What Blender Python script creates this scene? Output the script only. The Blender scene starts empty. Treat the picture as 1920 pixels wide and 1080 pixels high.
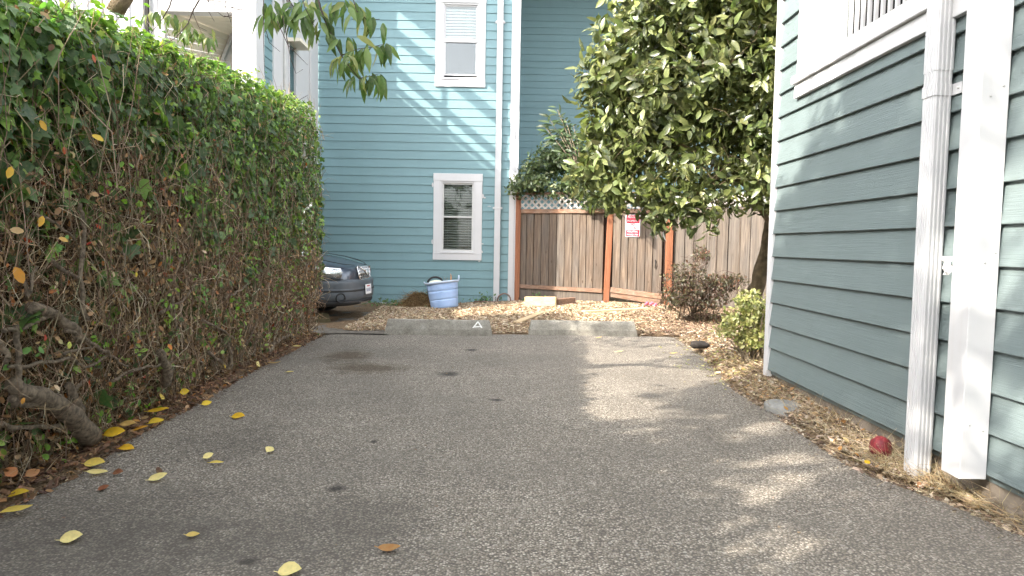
import bpy, bmesh, math, random
import numpy as np
from mathutils import Vector, Matrix, noise as mnoise

R = math.radians
rng = np.random.default_rng(11)
random.seed(5)
sc = bpy.context.scene
COL = sc.collection

# ------------------------------------------------------------------ camera
CAM_H = 1.30
FPX = 1300.0                       # focal length in photo pixels (1920 wide)
cam_d = bpy.data.cameras.new("camera")
cam = bpy.data.objects.new("camera", cam_d)
COL.objects.link(cam)
cam_d.sensor_fit = 'HORIZONTAL'
cam_d.sensor_width = 36.0
cam_d.lens = 36.0 * FPX / 1920.0
cam_d.clip_start = 0.05
cam_d.clip_end = 800.0
CAM_R = Matrix.Rotation(R(-0.35), 3, 'Z') @ Matrix.Rotation(R(90 - 3.565), 3, 'X') @ Matrix.Rotation(0.0165, 3, 'Z')
cam.matrix_world = Matrix.Translation((0, 0, CAM_H)) @ CAM_R.to_4x4()
sc.camera = cam

# ------------------------------------------------------------------ light
SUN_DIR = Vector((1.58, 1.0, -1.25)).normalized()       # the way the light travels
world = bpy.data.worlds.new("World")
sc.world = world
world.use_nodes = True
wn = world.node_tree.nodes
wl = world.node_tree.links
bg = wn["Background"]
sky = wn.new("ShaderNodeTexSky")
sky.sky_type = 'NISHITA'
sky.sun_disc = False
sky.sun_elevation = math.asin(-SUN_DIR.z)
sky.sun_rotation = math.atan2(-SUN_DIR.x, -SUN_DIR.y) % (2 * math.pi)
sky.air_density = 1.0
sky.dust_density = 2.0
sky.ozone_density = 0.4
haze_n = wn.new("ShaderNodeHueSaturation")              # a milky autumn sky, the same in every direction
haze_n.inputs["Saturation"].default_value = 0.22
wl.new(sky.outputs[0], haze_n.inputs["Color"])
wl.new(haze_n.outputs[0], bg.inputs[0])
bg.inputs[1].default_value = 0.15
sun_d = bpy.data.lights.new("sun", 'SUN')
sun_d.energy = 2.0
sun_d.angle = R(0.55)
sun_d.color = (1.0, 0.93, 0.82)
sun = bpy.data.objects.new("sun", sun_d)
COL.objects.link(sun)
sun.location = (-12, -6, 14)
sun.rotation_euler = SUN_DIR.to_track_quat('-Z', 'Y').to_euler()
sc.view_settings.view_transform = 'Standard'
sc.view_settings.look = 'None'
sc.view_settings.gamma = 1.0
sc.view_settings.exposure = 2.80
sc.cycles.use_denoising = True
sc.cycles.use_adaptive_sampling = True
sc.cycles.adaptive_threshold = 0.03
sc.cycles.max_bounces = 5
sc.cycles.diffuse_bounces = 3
sc.cycles.glossy_bounces = 2
sc.cycles.transmission_bounces = 3
sc.cycles.caustics_reflective = False
sc.cycles.caustics_refractive = False
sc.cycles.transparent_max_bounces = 8
sc.render.film_transparent = False

# ------------------------------------------------------------------ where things stand
def ray(px, py):
    return CAM_R @ Vector(((px - 960) / FPX, -(py - 540) / FPX, -1.0))

def on_ground(px, py, z=0.0):
    d = ray(px, py)
    t = (z - CAM_H) / d.z
    return Vector((d.x * t, d.y * t, z))

def at_y(px, py, Y):
    d = ray(px, py)
    t = Y / d.y
    return Vector((d.x * t, Y, CAM_H + d.z * t))

def at_x(px, py, X):
    d = ray(px, py)
    t = X / d.x
    return Vector((X, d.y * t, CAM_H + d.z * t))

def project(P):
    """numpy (N,3) -> px, py, depth"""
    Rm = np.array(CAM_R)
    q = (np.asarray(P) - np.array([0, 0, CAM_H])) @ Rm
    dep = -q[:, 2]
    dd = np.where(dep > 0.01, dep, 0.01)
    return 960 + FPX * q[:, 0] / dd, 540 - FPX * q[:, 1] / dd, dep

def sstep(a, b, v):
    t = min(1.0, max(0.0, (v - a) / (b - a)))
    return t * t * (3 - 2 * t)

def nsstep(a, b, v):
    t = np.clip((v - a) / (b - a), 0, 1)
    return t * t * (3 - 2 * t)

def fbm(x, y, z=0.0, s=1.0):
    return mnoise.fractal(Vector((x * s, y * s, z * s)), 0.6, 2.0, 4)

# ------------------------------------------------------------------ objects
def tag(o, label=None, cat=None, group=None, kind=None):
    if label: o["label"] = label
    if cat: o["category"] = cat
    if group: o["group"] = group
    if kind: o["kind"] = kind
    return o

def thing(name, loc, label, cat, group=None):
    o = bpy.data.objects.new(name, None)
    o.empty_display_size = 0.2
    COL.objects.link(o)
    o.location = loc
    o["org"] = list(loc)
    return tag(o, label, cat, group)

def org_of(parent):
    p = parent
    while p is not None:
        if "org" in p.keys():
            return Vector(p["org"])
        p = p.parent
    return Vector((0, 0, 0))

def link_mesh(name, me, parent=None, mat=None, org=None):
    o = bpy.data.objects.new(name, me)
    COL.objects.link(o)
    if mat is not None and len(me.materials) == 0:
        me.materials.append(mat)
    if parent is not None:
        o.parent = parent
    elif org is not None:
        o.location = org
        o["org"] = list(org)
    return o

class MB:
    """collects shapes in world coordinates; build() makes ONE mesh object of them"""
    def __init__(s):
        s.v = []; s.f = []; s.sm = []
    def add(s, vs, fs, smooth=False):
        b = len(s.v)
        s.v += [tuple(p) for p in vs]
        for f in fs:
            s.f.append([b + i for i in f]); s.sm.append(smooth)
        return s
    def box(s, a, b):
        x0, y0, z0 = a; x1, y1, z1 = b
        return s.add([(x0, y0, z0), (x1, y0, z0), (x1, y1, z0), (x0, y1, z0), (x0, y0, z1), (x1, y0, z1), (x1, y1, z1), (x0, y1, z1)],
                     [(0, 3, 2, 1), (4, 5, 6, 7), (0, 1, 5, 4), (1, 2, 6, 5), (2, 3, 7, 6), (3, 0, 4, 7)])
    def beam(s, p, q, w, h, up=(0, 0, 1)):
        """rectangular bar p->q, w across, h along up"""
        p = Vector(p); q = Vector(q); d = (q - p).normalized(); u = Vector(up)
        sd = d.cross(u).normalized(); u = sd.cross(d).normalized()
        vs = []
        for e in (p, q):
            for a, b in ((-1, -1), (1, -1), (1, 1), (-1, 1)):
                vs.append(e + sd * (a * w / 2) + u * (b * h / 2))
        return s.add(vs, [(0, 1, 2, 3), (7, 6, 5, 4), (0, 4, 5, 1), (1, 5, 6, 2), (2, 6, 7, 3), (3, 7, 4, 0)])
    def tube(s, path, radii, n=8, cap=True):
        path = [Vector(p) for p in path]
        if not hasattr(radii, '__len__'): radii = [radii] * len(path)
        vs = []; fs = []
        up = Vector((0.31, 0.17, 0.93))
        for i, p in enumerate(path):
            d = (path[min(i + 1, len(path) - 1)] - path[max(i - 1, 0)])
            if d.length < 1e-9: d = Vector((0, 0, 1))
            d.normalize()
            a = d.cross(up)
            if a.length < 1e-3: a = d.cross(Vector((1, 0, 0)))
            a.normalize(); b = d.cross(a)
            for k in range(n):
                t = 2 * math.pi * k / n
                vs.append(p + (a * math.cos(t) + b * math.sin(t)) * radii[i])
        for i in range(len(path) - 1):
            for k in range(n):
                k2 = (k + 1) % n
                fs.append((i * n + k, i * n + k2, (i + 1) * n + k2, (i + 1) * n + k))
        if cap:
            fs.append(tuple(range(n - 1, -1, -1)))
            fs.append(tuple((len(path) - 1) * n + k for k in range(n)))
        return s.add(vs, fs, True)
    def lathe(s, c, prof, n=24, M=None, cap0=True, cap1=False):
        vs = []; fs = []
        c = Vector(c)
        for r, z in prof:
            for k in range(n):
                t = 2 * math.pi * k / n
                p = Vector((r * math.cos(t), r * math.sin(t), z))
                if M is not None: p = M @ p
                vs.append(c + p)
        for i in range(len(prof) - 1):
            for k in range(n):
                k2 = (k + 1) % n
                fs.append((i * n + k, i * n + k2, (i + 1) * n + k2, (i + 1) * n + k))
        if cap0: fs.append(tuple(range(n - 1, -1, -1)))
        if cap1: fs.append(tuple((len(prof) - 1) * n + k for k in range(n)))
        return s.add(vs, fs, True)
    def mesh(s, name, org=(0, 0, 0), recalc=True):
        me = bpy.data.meshes.new(name)
        ox, oy, oz = org
        me.from_pydata([(x - ox, y - oy, z - oz) for x, y, z in s.v], [], s.f)
        me.polygons.foreach_set("use_smooth", s.sm)
        if recalc:
            bm = bmesh.new(); bm.from_mesh(me)
            bmesh.ops.recalc_face_normals(bm, faces=bm.faces)
            bm.to_mesh(me); bm.free()
        me.update()
        return me
    def build(s, name, mat, parent=None, org=None, bevel=0.0, sub=0):
        o0 = org_of(parent) if parent is not None else (Vector(org) if org is not None else Vector((0, 0, 0)))
        o = link_mesh(name, s.mesh(name, o0), parent, mat, org)
        if bevel:
            m = o.modifiers.new("bevel", 'BEVEL'); m.width = bevel; m.segments = 2; m.limit_method = 'ANGLE'; m.angle_limit = R(40)
        if sub:
            m = o.modifiers.new("sub", 'SUBSURF'); m.levels = sub; m.render_levels = sub
        return o

def box_obj(name, a, b, mat, parent=None, bevel=0.0, org=None):
    return MB().box(a, b).build(name, mat, parent, org, bevel)

# ------------------------------------------------------------------ bulk scatter of leaves, twigs, chips (numpy)
def frames(n, t):
    """rotation matrices whose columns are (side, tip, normal)"""
    n = n / np.linalg.norm(n, axis=1, keepdims=True)
    t = t - n * np.sum(n * t, axis=1, keepdims=True)
    t = t / np.maximum(np.linalg.norm(t, axis=1, keepdims=True), 1e-6)
    x = np.cross(t, n)
    return np.stack([x, t, n], axis=2)

def scatter_mesh(name, tv, tf, pos, rot, scl, colr, org=(0, 0, 0)):
    tv = np.asarray(tv, float); tf = np.asarray(tf, int)
    N = len(pos); V = len(tv); F = len(tf)
    scl = np.asarray(scl, float)
    if scl.ndim == 1: scl = np.repeat(scl[:, None], 3, 1)
    loc = tv[None, :, :] * scl[:, None, :]
    P = np.einsum('nij,nvj->nvi', rot, loc) + np.asarray(pos)[:, None, :] - np.asarray(org)[None, None, :]
    faces = tf[None, :, :] + (np.arange(N) * V)[:, None, None]
    me = bpy.data.meshes.new(name)
    me.vertices.add(N * V)
    me.vertices.foreach_set("co", P.reshape(-1).astype(np.float32))
    me.loops.add(N * F * 3)
    me.loops.foreach_set("vertex_index", faces.reshape(-1).astype(np.int32))
    me.polygons.add(N * F)
    me.polygons.foreach_set("loop_start", (np.arange(N * F) * 3).astype(np.int32))
    me.polygons.foreach_set("use_smooth", np.ones(N * F, dtype=bool))
    at = me.attributes.new("tint", 'FLOAT_COLOR', 'POINT')
    c4 = np.ones((N, V, 4), np.float32)
    c4[:, :, :3] = np.asarray(colr)[:, None, :]
    at.data.foreach_set("color", c4.reshape(-1))
    me.update(calc_edges=True)
    me.validate()
    return me

def leaf_template(rows, fold=0.25, curl=0.0, tipcurl=0.0):
    """rows: (t along length, half width); unit length along +Y; folded along the midrib, curled down"""
    vs = []; fs = []
    def mid(t): return (0.0, t, -curl * t * t)
    idx = []
    for t, w in rows:
        if w <= 0:
            idx.append((len(vs),)); vs.append(mid(t))
        else:
            m = mid(t)
            b = len(vs)
            vs += [(-w, t, m[2] + fold * w), m, (w, t, m[2] + fold * w)]
            idx.append((b, b + 1, b + 2))
    for a, b in zip(idx[:-1], idx[1:]):
        if len(a) == 1 and len(b) == 3:
            fs += [(a[0], b[1], b[0]), (a[0], b[2], b[1])]
        elif len(a) == 3 and len(b) == 1:
            fs += [(a[0], a[1], b[0]), (a[1], a[2], b[0])]
        else:
            fs += [(a[0], a[1], b[1]), (a[0], b[1], b[0]), (a[1], a[2], b[2]), (a[1], b[2], b[1])]
    return np.array(vs), np.array(fs)

L_CITRUS = leaf_template([(0, 0.0), (0.16, 0.13), (0.42, 0.23), (0.72, 0.17), (1.0, 0.0)], 0.35, 0.22)
L_PEACH = leaf_template([(0, 0.0), (0.12, 0.075), (0.35, 0.15), (0.65, 0.12), (0.86, 0.055), (1.0, 0.0)], 0.4, 0.35)
L_OVAL = leaf_template([(0, 0.0), (0.2, 0.2), (0.55, 0.27), (0.85, 0.15), (1.0, 0.0)], 0.25, 0.12)
L_SMALL = leaf_template([(0, 0.0), (0.4, 0.25), (1.0, 0.0)], 0.3, 0.15)
_iv = [(0, 0, 0), (-0.12, -0.10, .02), (-0.42, 0.02, .03), (-0.33, 0.26, .05), (-0.46, 0.52, -.03), (-0.20, 0.58, .03), (0, 1.0, -.12), (0.20, 0.58, .03),
       (0.46, 0.52, -.03), (0.33, 0.26, .05), (0.42, 0.02, .03), (0.12, -0.10, .02), (0, 0.42, -.04)]
L_IVY = (np.array(_iv), np.array([(12, i, i + 1) for i in range(1, 11)] + [(12, 11, 0), (12, 0, 1)]))
# a bent three-sided twig, one unit long along +Y, radius one unit
_tw = []
for i, (t, b) in enumerate(((0, 0), (0.5, 0.10), (1.0, 0.0))):
    for k in range(3):
        a = 2 * math.pi * k / 3
        _tw.append((b + 0, t, 0, math.cos(a), math.sin(a)))
def twig_mesh(name, pos, dirs, length, rad, bend, colr, org=(0, 0, 0)):
    N = len(pos)
    d = dirs / np.linalg.norm(dirs, axis=1, keepdims=True)
    a = np.cross(d, np.array([0.3, 0.2, 0.93])); a /= np.linalg.norm(a, axis=1, keepdims=True)
    b = np.cross(d, a)
    P = np.zeros((N, 9, 3))
    for i, t in enumerate((0.0, 0.5, 1.0)):
        c = pos + d * (length * t)[:, None] + (a * bend[:, :1] + b * bend[:, 1:2]) * ((0.25 - (t - 0.5) ** 2) * length)[:, None]
        r = rad * (1.0, 0.8, 0.45)[i]
        for k in range(3):
            an = 2 * math.pi * k / 3
            P[:, i * 3 + k] = c + (a * math.cos(an) + b * math.sin(an)) * r[:, None]
    P = P - np.asarray(org)[None, None, :]
    tf = []
    for i in range(2):
        for k in range(3):
            k2 = (k + 1) % 3
            tf += [(i * 3 + k, i * 3 + k2, i * 3 + 3 + k2), (i * 3 + k, i * 3 + 3 + k2, i * 3 + 3 + k)]
    tf = np.array(tf)
    faces = tf[None] + (np.arange(N) * 9)[:, None, None]
    me = bpy.data.meshes.new(name)
    F = len(tf)
    me.vertices.add(N * 9); me.vertices.foreach_set("co", P.reshape(-1).astype(np.float32))
    me.loops.add(N * F * 3); me.loops.foreach_set("vertex_index", faces.reshape(-1).astype(np.int32))
    me.polygons.add(N * F); me.polygons.foreach_set("loop_start", (np.arange(N * F) * 3).astype(np.int32))
    me.polygons.foreach_set("use_smooth", np.ones(N * F, dtype=bool))
    at = me.attributes.new("tint", 'FLOAT_COLOR', 'POINT')
    c4 = np.ones((N, 9, 4), np.float32); c4[:, :, :3] = np.asarray(colr)[:, None, :]
    at.data.foreach_set("color", c4.reshape(-1))
    me.update(calc_edges=True); me.validate()
    return me

def unit(n):
    v = rng.normal(size=(n, 3))
    return v / np.linalg.norm(v, axis=1, keepdims=True)

def pick_cols(pal, wts, n, jit=0.18):
    pal = np.array(pal); wts = np.array(wts, float); wts /= wts.sum()
    c = pal[rng.choice(len(pal), size=n, p=wts)]
    return np.clip(c * (1 + rng.normal(size=(n, 1)) * jit) * (1 + rng.normal(size=(n, 3)) * jit * 0.25), 0.004, 0.95)

def single_leaves(root, name, tmpl, pos, rot, scl, colr, mat, variants=10):
    """leaves picked apart one by one: objects of their own that share a few meshes"""
    org = np.array(org_of(root))
    N = len(pos)
    order = np.argsort(colr.sum(1))
    meshes = []
    for k in range(variants):
        sel = order[(k * N) // variants:((k + 1) * N) // variants]
        if len(sel) == 0: continue
        c = colr[sel].mean(0) * 0.5 + colr[sel[0]] * 0.5
        v = tmpl[0].copy()
        v[:, 2] += 0.05 * np.sin(v[:, 1] * 4 + k) + 0.06 * v[:, 0] * math.sin(k * 1.7)
        me = scatter_mesh(name, v, tmpl[1], np.zeros((1, 3)), np.eye(3)[None], np.ones(1), c[None])
        me.materials.append(mat)
        for i in sel:
            o = bpy.data.objects.new(name, me)
            COL.objects.link(o)
            o.parent = root
            M = Matrix([list(r) for r in rot[i]]).to_4x4()
            sc_ = Matrix.Diagonal((*([scl[i]] * 3), 1)) if np.ndim(scl[i]) == 0 else Matrix.Diagonal((*scl[i], 1))
            o.matrix_local = Matrix.Translation(Vector((pos[i] - org).tolist())) @ M @ sc_
        meshes.append(me)
    return meshes

# ------------------------------------------------------------------ materials
MATS = {}
class NT:
    def __init__(s, name):
        m = bpy.data.materials.new(name); m.use_nodes = True
        s.m = m; s.t = m.node_tree; s.n = s.t.nodes; s.l = s.t.links
        s.bsdf = s.n["Principled BSDF"]; s.out = s.n["Material Output"]
        s._tc = None
    def link(s, a, b): s.l.new(a, b)
    def obj(s):
        if s._tc is None: s._tc = s.n.new("ShaderNodeTexCoord")
        return s._tc.outputs["Object"]
    def world(s):
        g = s.n.new("ShaderNodeNewGeometry"); return g.outputs["Position"]
    def mapping(s, vec, scale=(1, 1, 1), loc=(0, 0, 0), rot=(0, 0, 0)):
        m = s.n.new("ShaderNodeMapping"); s.link(vec, m.inputs[0])
        m.inputs[1].default_value = loc; m.inputs[2].default_value = rot; m.inputs[3].default_value = scale
        return m.outputs[0]
    def noise(s, vec, scale, detail=4, rough=0.55, dist=0.0):
        n = s.n.new("ShaderNodeTexNoise"); s.link(vec, n.inputs["Vector"])
        n.inputs["Scale"].default_value = scale; n.inputs["Detail"].default_value = detail
        n.inputs["Roughness"].default_value = rough; n.inputs["Distortion"].default_value = dist
        return n.outputs[0]
    def voronoi(s, vec, scale, out="Distance", feature='F1', rand=1.0):
        n = s.n.new("ShaderNodeTexVoronoi"); s.link(vec, n.inputs["Vector"])
        n.feature = feature
        n.inputs["Scale"].default_value = scale; n.inputs["Randomness"].default_value = rand
        return n.outputs[out]
    def ramp(s, fac, stops, interp='LINEAR'):
        r = s.n.new("ShaderNodeValToRGB"); s.link(fac, r.inputs[0])
        r.color_ramp.interpolation = interp
        e = r.color_ramp.elements
        while len(e) < len(stops): e.new(0.5)
        for el, (p, c) in zip(e, stops):
            el.position = p
            el.color = (*c, 1) if hasattr(c, '__len__') else (c, c, c, 1)
        return r.outputs[0]
    def mix(s, fac, a, b, mode='MIX'):
        m = s.n.new("ShaderNodeMix"); m.data_type = 'RGBA'; m.blend_type = mode
        for sock, val in ((m.inputs[0], fac), (m.inputs[6], a), (m.inputs[7], b)):
            if hasattr(val, 'is_linked') or hasattr(val, 'links'): s.link(val, sock)
            elif hasattr(val, '__len__'): sock.default_value = (*val, 1)
            else: sock.default_value = val
        return m.outputs[2]
    def math(s, op, a, b=None, clamp=False):
        m = s.n.new("ShaderNodeMath"); m.operation = op; m.use_clamp = clamp
        for sock, val in ((m.inputs[0], a), (m.inputs[1], b)):
            if val is None: continue
            if hasattr(val, 'links'): s.link(val, sock)
            else: sock.default_value = val
        return m.outputs[0]
    def bump(s, h, strength=0.3, dist=0.01, normal=None):
        b = s.n.new("ShaderNodeBump"); s.link(h, b.inputs["Height"])
        b.inputs["Strength"].default_value = strength; b.inputs["Distance"].default_value = dist
        if normal is not None: s.link(normal, b.inputs["Normal"])
        return b.outputs[0]
    def rand(s):
        o = s.n.new("ShaderNodeObjectInfo"); return o.outputs["Random"]
    def fin(s, color=None, rough=0.6, normal=None, spec=0.5, metal=0.0):
        b = s.bsdf
        if color is not None:
            if hasattr(color, 'links'): s.link(color, b.inputs["Base Color"])
            else: b.inputs["Base Color"].default_value = (*color, 1)
        if hasattr(rough, 'links'): s.link(rough, b.inputs["Roughness"])
        else: b.inputs["Roughness"].default_value = rough
        b.inputs["Specular IOR Level"].default_value = spec
        b.inputs["Metallic"].default_value = metal
        if normal is not None: s.link(normal, b.inputs["Normal"])
        MATS[s.m.name] = s.m
        return s.m

def plain(name, col, rough=0.6, var=0.12, scale=9.0, bump=0.1, spec=0.4, metal=0.0, bd=0.004):
    t = NT(name)
    n = t.noise(t.obj(), scale, 5, 0.6)
    c0 = tuple(max(0, c * (1 - var)) for c in col); c1 = tuple(min(1, c * (1 + var)) for c in col)
    c = t.ramp(n, [(0.3, c0), (0.7, c1)])
    n2 = t.noise(t.obj(), scale * 9, 3, 0.6)
    return t.fin(c, rough, t.bump(n2, bump, bd) if bump else None, spec, metal)

def siding_mat(name, col, axis, grain=0.35, gs=1.0):
    """painted fibre-cement board: raised wood grain along the board, faint board-to-board and weather variation"""
    t = NT(name)
    st = {'X': (1.2, 30, 60), 'Y': (30, 1.2, 60)}[axis]
    r = t.rand()
    sh = t.n.new("ShaderNodeVectorMath"); sh.operation = 'ADD'
    comb = t.n.new("ShaderNodeCombineXYZ")
    off = t.math('MULTIPLY', r, 37.0)
    for i in range(3): t.link(off, comb.inputs[i])
    t.link(t.obj(), sh.inputs[0]); t.link(comb.outputs[0], sh.inputs[1])
    v = sh.outputs[0]
    g = t.noise(t.mapping(v, tuple(c * gs for c in st)), 1.6, 4, 0.6, 1.4)
    big = t.noise(t.world(), 0.9, 5, 0.6)
    streak = t.noise(t.mapping(t.world(), (6, 6, 0.6)), 1.0, 3, 0.5)
    c = t.ramp(big, [(0.25, tuple(x * 0.93 for x in col)), (0.75, tuple(min(1, x * 1.06) for x in col))])
    c = t.mix(t.ramp(streak, [(0.55, 0.0), (0.8, 0.16)]), c, tuple(x * 0.75 for x in col))
    c = t.mix(t.math('MULTIPLY', t.math('SUBTRACT', r, 0.5), 0.16, True), c, tuple(min(1, x * 1.35) for x in col))
    rg = t.ramp(g, [(0.3, 0.42), (0.7, 0.62)])
    return t.fin(c, rg, t.bump(g, grain, 0.006), 0.45)

def white_paint(name, col=(0.57, 0.56, 0.56), grime=0.25, rough=0.5):
    t = NT(name)
    n = t.noise(t.world(), 2.2, 6, 0.65)
    st = t.noise(t.mapping(t.world(), (14, 14, 1.1)), 1.0, 4, 0.6)
    sp = t.voronoi(t.world(), 38.0)
    c = t.ramp(n, [(0.3, tuple(x * 0.94 for x in col)), (0.7, col)])
    c = t.mix(t.ramp(st, [(0.55, 0.0), (0.85, grime)]), c, (0.42, 0.38, 0.32))
    c = t.mix(t.ramp(sp, [(0.02, grime * 0.8), (0.06, 0.0)]), c, (0.3, 0.25, 0.2))
    b = t.noise(t.world(), 60, 3, 0.6)
    return t.fin(c, rough, t.bump(b, 0.08, 0.004), 0.4)

def wood_mat(name, col, axis='Z', grey=(0.25, 0.21, 0.18), greyness=0.7, light=(0.55, 0.38, 0.22), rough=0.75):
    t = NT(name)
    r = t.rand()
    comb = t.n.new("ShaderNodeCombineXYZ")
    off = t.math('MULTIPLY', r, 53.0)
    for i in range(3): t.link(off, comb.inputs[i])
    sh = t.n.new("ShaderNodeVectorMath"); sh.operation = 'ADD'
    t.link(t.obj(), sh.inputs[0]); t.link(comb.outputs[0], sh.inputs[1])
    v = sh.outputs[0]
    st = {'Z': (22, 22, 1.0), 'X': (1.0, 22, 22)}[axis]
    g = t.noise(t.mapping(v, st), 1.5, 6, 0.65, 0.9)
    g2 = t.noise(t.mapping(v, tuple(a * 3.2 for a in st)), 2.0, 3, 0.6)
    pat = t.noise(t.mapping(v, (3, 3, 0.9)), 1.3, 5, 0.6)
    c = t.ramp(g, [(0.28, tuple(x * 0.45 for x in col)), (0.5, col), (0.72, light)])
    gr = t.ramp(pat, [(0.35, 0.0), (0.62, greyness)])
    c2 = t.ramp(g, [(0.3, tuple(x * 0.45 for x in grey)), (0.7, tuple(min(1, x * 1.5) for x in grey))])
    c = t.mix(gr, c, c2)
    kn = t.voronoi(t.mapping(v, (4.0, 4.0, 1.6)), 1.6)
    c = t.mix(t.ramp(kn, [(0.05, 0.85), (0.10, 0.0)]), c, (0.05, 0.03, 0.02))
    c = t.mix(t.math('MULTIPLY', r, 0.4), c, tuple(x * 0.62 for x in col))
    hb = t.math('ADD', g, t.math('MULTIPLY', g2, 0.5))
    return t.fin(c, rough, t.bump(hb, 0.35, 0.006), 0.25)

def leaf_mat(name, transl=0.35, rough=0.42, spec=0.5, vein=0.25):
    t = NT(name)
    a = t.n.new("ShaderNodeAttribute"); a.attribute_name = "tint"
    n = t.noise(t.world(), 55, 3, 0.6)
    c = t.mix(t.ramp(n, [(0.35, 0.0), (0.75, vein)]), a.outputs["Color"], (0.30, 0.27, 0.12))
    t.fin(c, rough, t.bump(n, 0.15, 0.003), spec)
    tr = t.n.new("ShaderNodeBsdfTranslucent")
    hsv = t.n.new("ShaderNodeHueSaturation"); t.link(c, hsv.inputs["Color"])
    hsv.inputs["Value"].default_value = 1.9; hsv.inputs["Saturation"].default_value = 1.15
    t.link(hsv.outputs[0], tr.inputs[0])
    mx = t.n.new("ShaderNodeMixShader"); mx.inputs[0].default_value = transl
    t.link(t.bsdf.outputs[0], mx.inputs[1]); t.link(tr.outputs[0], mx.inputs[2])
    t.link(mx.outputs[0], t.out.inputs[0])
    return t.m

def tint_mat(name, rough=0.85, bump=0.3, spec=0.2):
    t = NT(name)
    a = t.n.new("ShaderNodeAttribute"); a.attribute_name = "tint"
    n = t.noise(t.world(), 70, 4, 0.6)
    c = t.mix(t.ramp(n, [(0.35, 0.35), (0.7, 0.0)]), a.outputs["Color"], (0.06, 0.04, 0.03))
    return t.fin(c, rough, t.bump(n, bump, 0.004), spec)

def glass_mat(name, refl=0.16, tint=(0.9, 0.95, 0.95)):
    t = NT(name)
    g = t.n.new("ShaderNodeBsdfGlossy"); g.inputs["Roughness"].default_value = 0.015
    tr = t.n.new("ShaderNodeBsdfTransparent"); tr.inputs[0].default_value = (*tint, 1)
    lw = t.n.new("ShaderNodeLayerWeight"); lw.inputs[0].default_value = 0.25
    f = t.math('MULTIPLY', lw.outputs["Fresnel"], 1.0)
    f = t.math('MAXIMUM', f, refl)
    n = t.noise(t.world(), 1.8, 2, 0.5)
    t.link(t.bump(n, 0.04, 0.02), g.inputs["Normal"])
    mx = t.n.new("ShaderNodeMixShader"); t.link(f, mx.inputs[0])
    t.link(tr.outputs[0], mx.inputs[1]); t.link(g.outputs[0], mx.inputs[2])
    t.link(mx.outputs[0], t.out.inputs[0])
    MATS[name] = t.m
    return t.m

M_BLUE = siding_mat("far siding paint", (0.155, 0.262, 0.282), 'X', 0.12)
M_BLUE_Y = siding_mat("wing siding paint", (0.155, 0.262, 0.282), 'Y', 0.12)
M_NEAR = siding_mat("near siding paint", (0.142, 0.178, 0.178), 'Y', 0.55)
M_WHITE = white_paint("white trim paint")
M_WHITE2 = white_paint("white aluminium", (0.53, 0.525, 0.53), 0.32, 0.42)
M_CREAM = plain("cream soffit paint", (0.72, 0.66, 0.54), 0.6, 0.06, 3, 0.05)
M_VINYL = plain("grey vinyl sash", (0.55, 0.54, 0.52), 0.45, 0.08, 8, 0.03)
M_BLIND = plain("blind slat", (0.24, 0.22, 0.19), 0.5, 0.06, 8, 0.0)
M_BLINDW = plain("white blind slat", (0.8, 0.79, 0.76), 0.5, 0.04, 8, 0.0)
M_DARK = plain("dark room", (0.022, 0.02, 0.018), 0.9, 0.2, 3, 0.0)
M_GLASS = glass_mat("window glass", 0.02)
M_GLASS2 = glass_mat("upper window glass", 0.08)
M_CONC = plain("foundation concrete", (0.20, 0.165, 0.13), 0.9, 0.25, 6, 0.5, bd=0.01)
M_FENCE = wood_mat("weathered fence board", (0.14, 0.098, 0.070), 'Z', (0.125, 0.106, 0.090), 0.95, (0.27, 0.21, 0.155))
M_FENCE2 = wood_mat("grey weathered board", (0.15, 0.118, 0.092), 'Z', (0.125, 0.108, 0.094), 0.95, (0.23, 0.19, 0.155))
M_RAIL = wood_mat("fence rail wood", (0.27, 0.15, 0.095), 'X', (0.22, 0.165, 0.13), 0.6, (0.36, 0.235, 0.16))
M_REDW = wood_mat("redwood post", (0.26, 0.098, 0.048), 'Z', (0.36, 0.17, 0.10), 0.35, (0.34, 0.15, 0.08))
M_LATT = plain("grey lattice wood", (0.48, 0.44, 0.40), 0.8, 0.2, 20, 0.3)
M_LUMBER = wood_mat("pale lumber", (0.62, 0.45, 0.26), 'X', (0.55, 0.45, 0.32), 0.3, (0.72, 0.56, 0.36))
M_BARK = plain("tree bark", (0.20, 0.145, 0.085), 0.85, 0.45, 14, 0.9, bd=0.02)
M_BRANCH = plain("grey branch bark", (0.27, 0.21, 0.15), 0.9, 0.65, 34, 1.0, bd=0.02)
M_LEAF = leaf_mat("ivy leaf", 0.30, 0.42, 0.45)
M_CITRUS = leaf_mat("citrus leaf", 0.28, 0.36, 0.55, 0.3)
M_PEACH = leaf_mat("peach leaf", 0.38, 0.42, 0.4, 0.2)
M_DRY = leaf_mat("fallen leaf", 0.25, 0.5, 0.35, 0.3)
M_TWIG = tint_mat("twig")
M_CHIP = tint_mat("wood chip")
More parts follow.
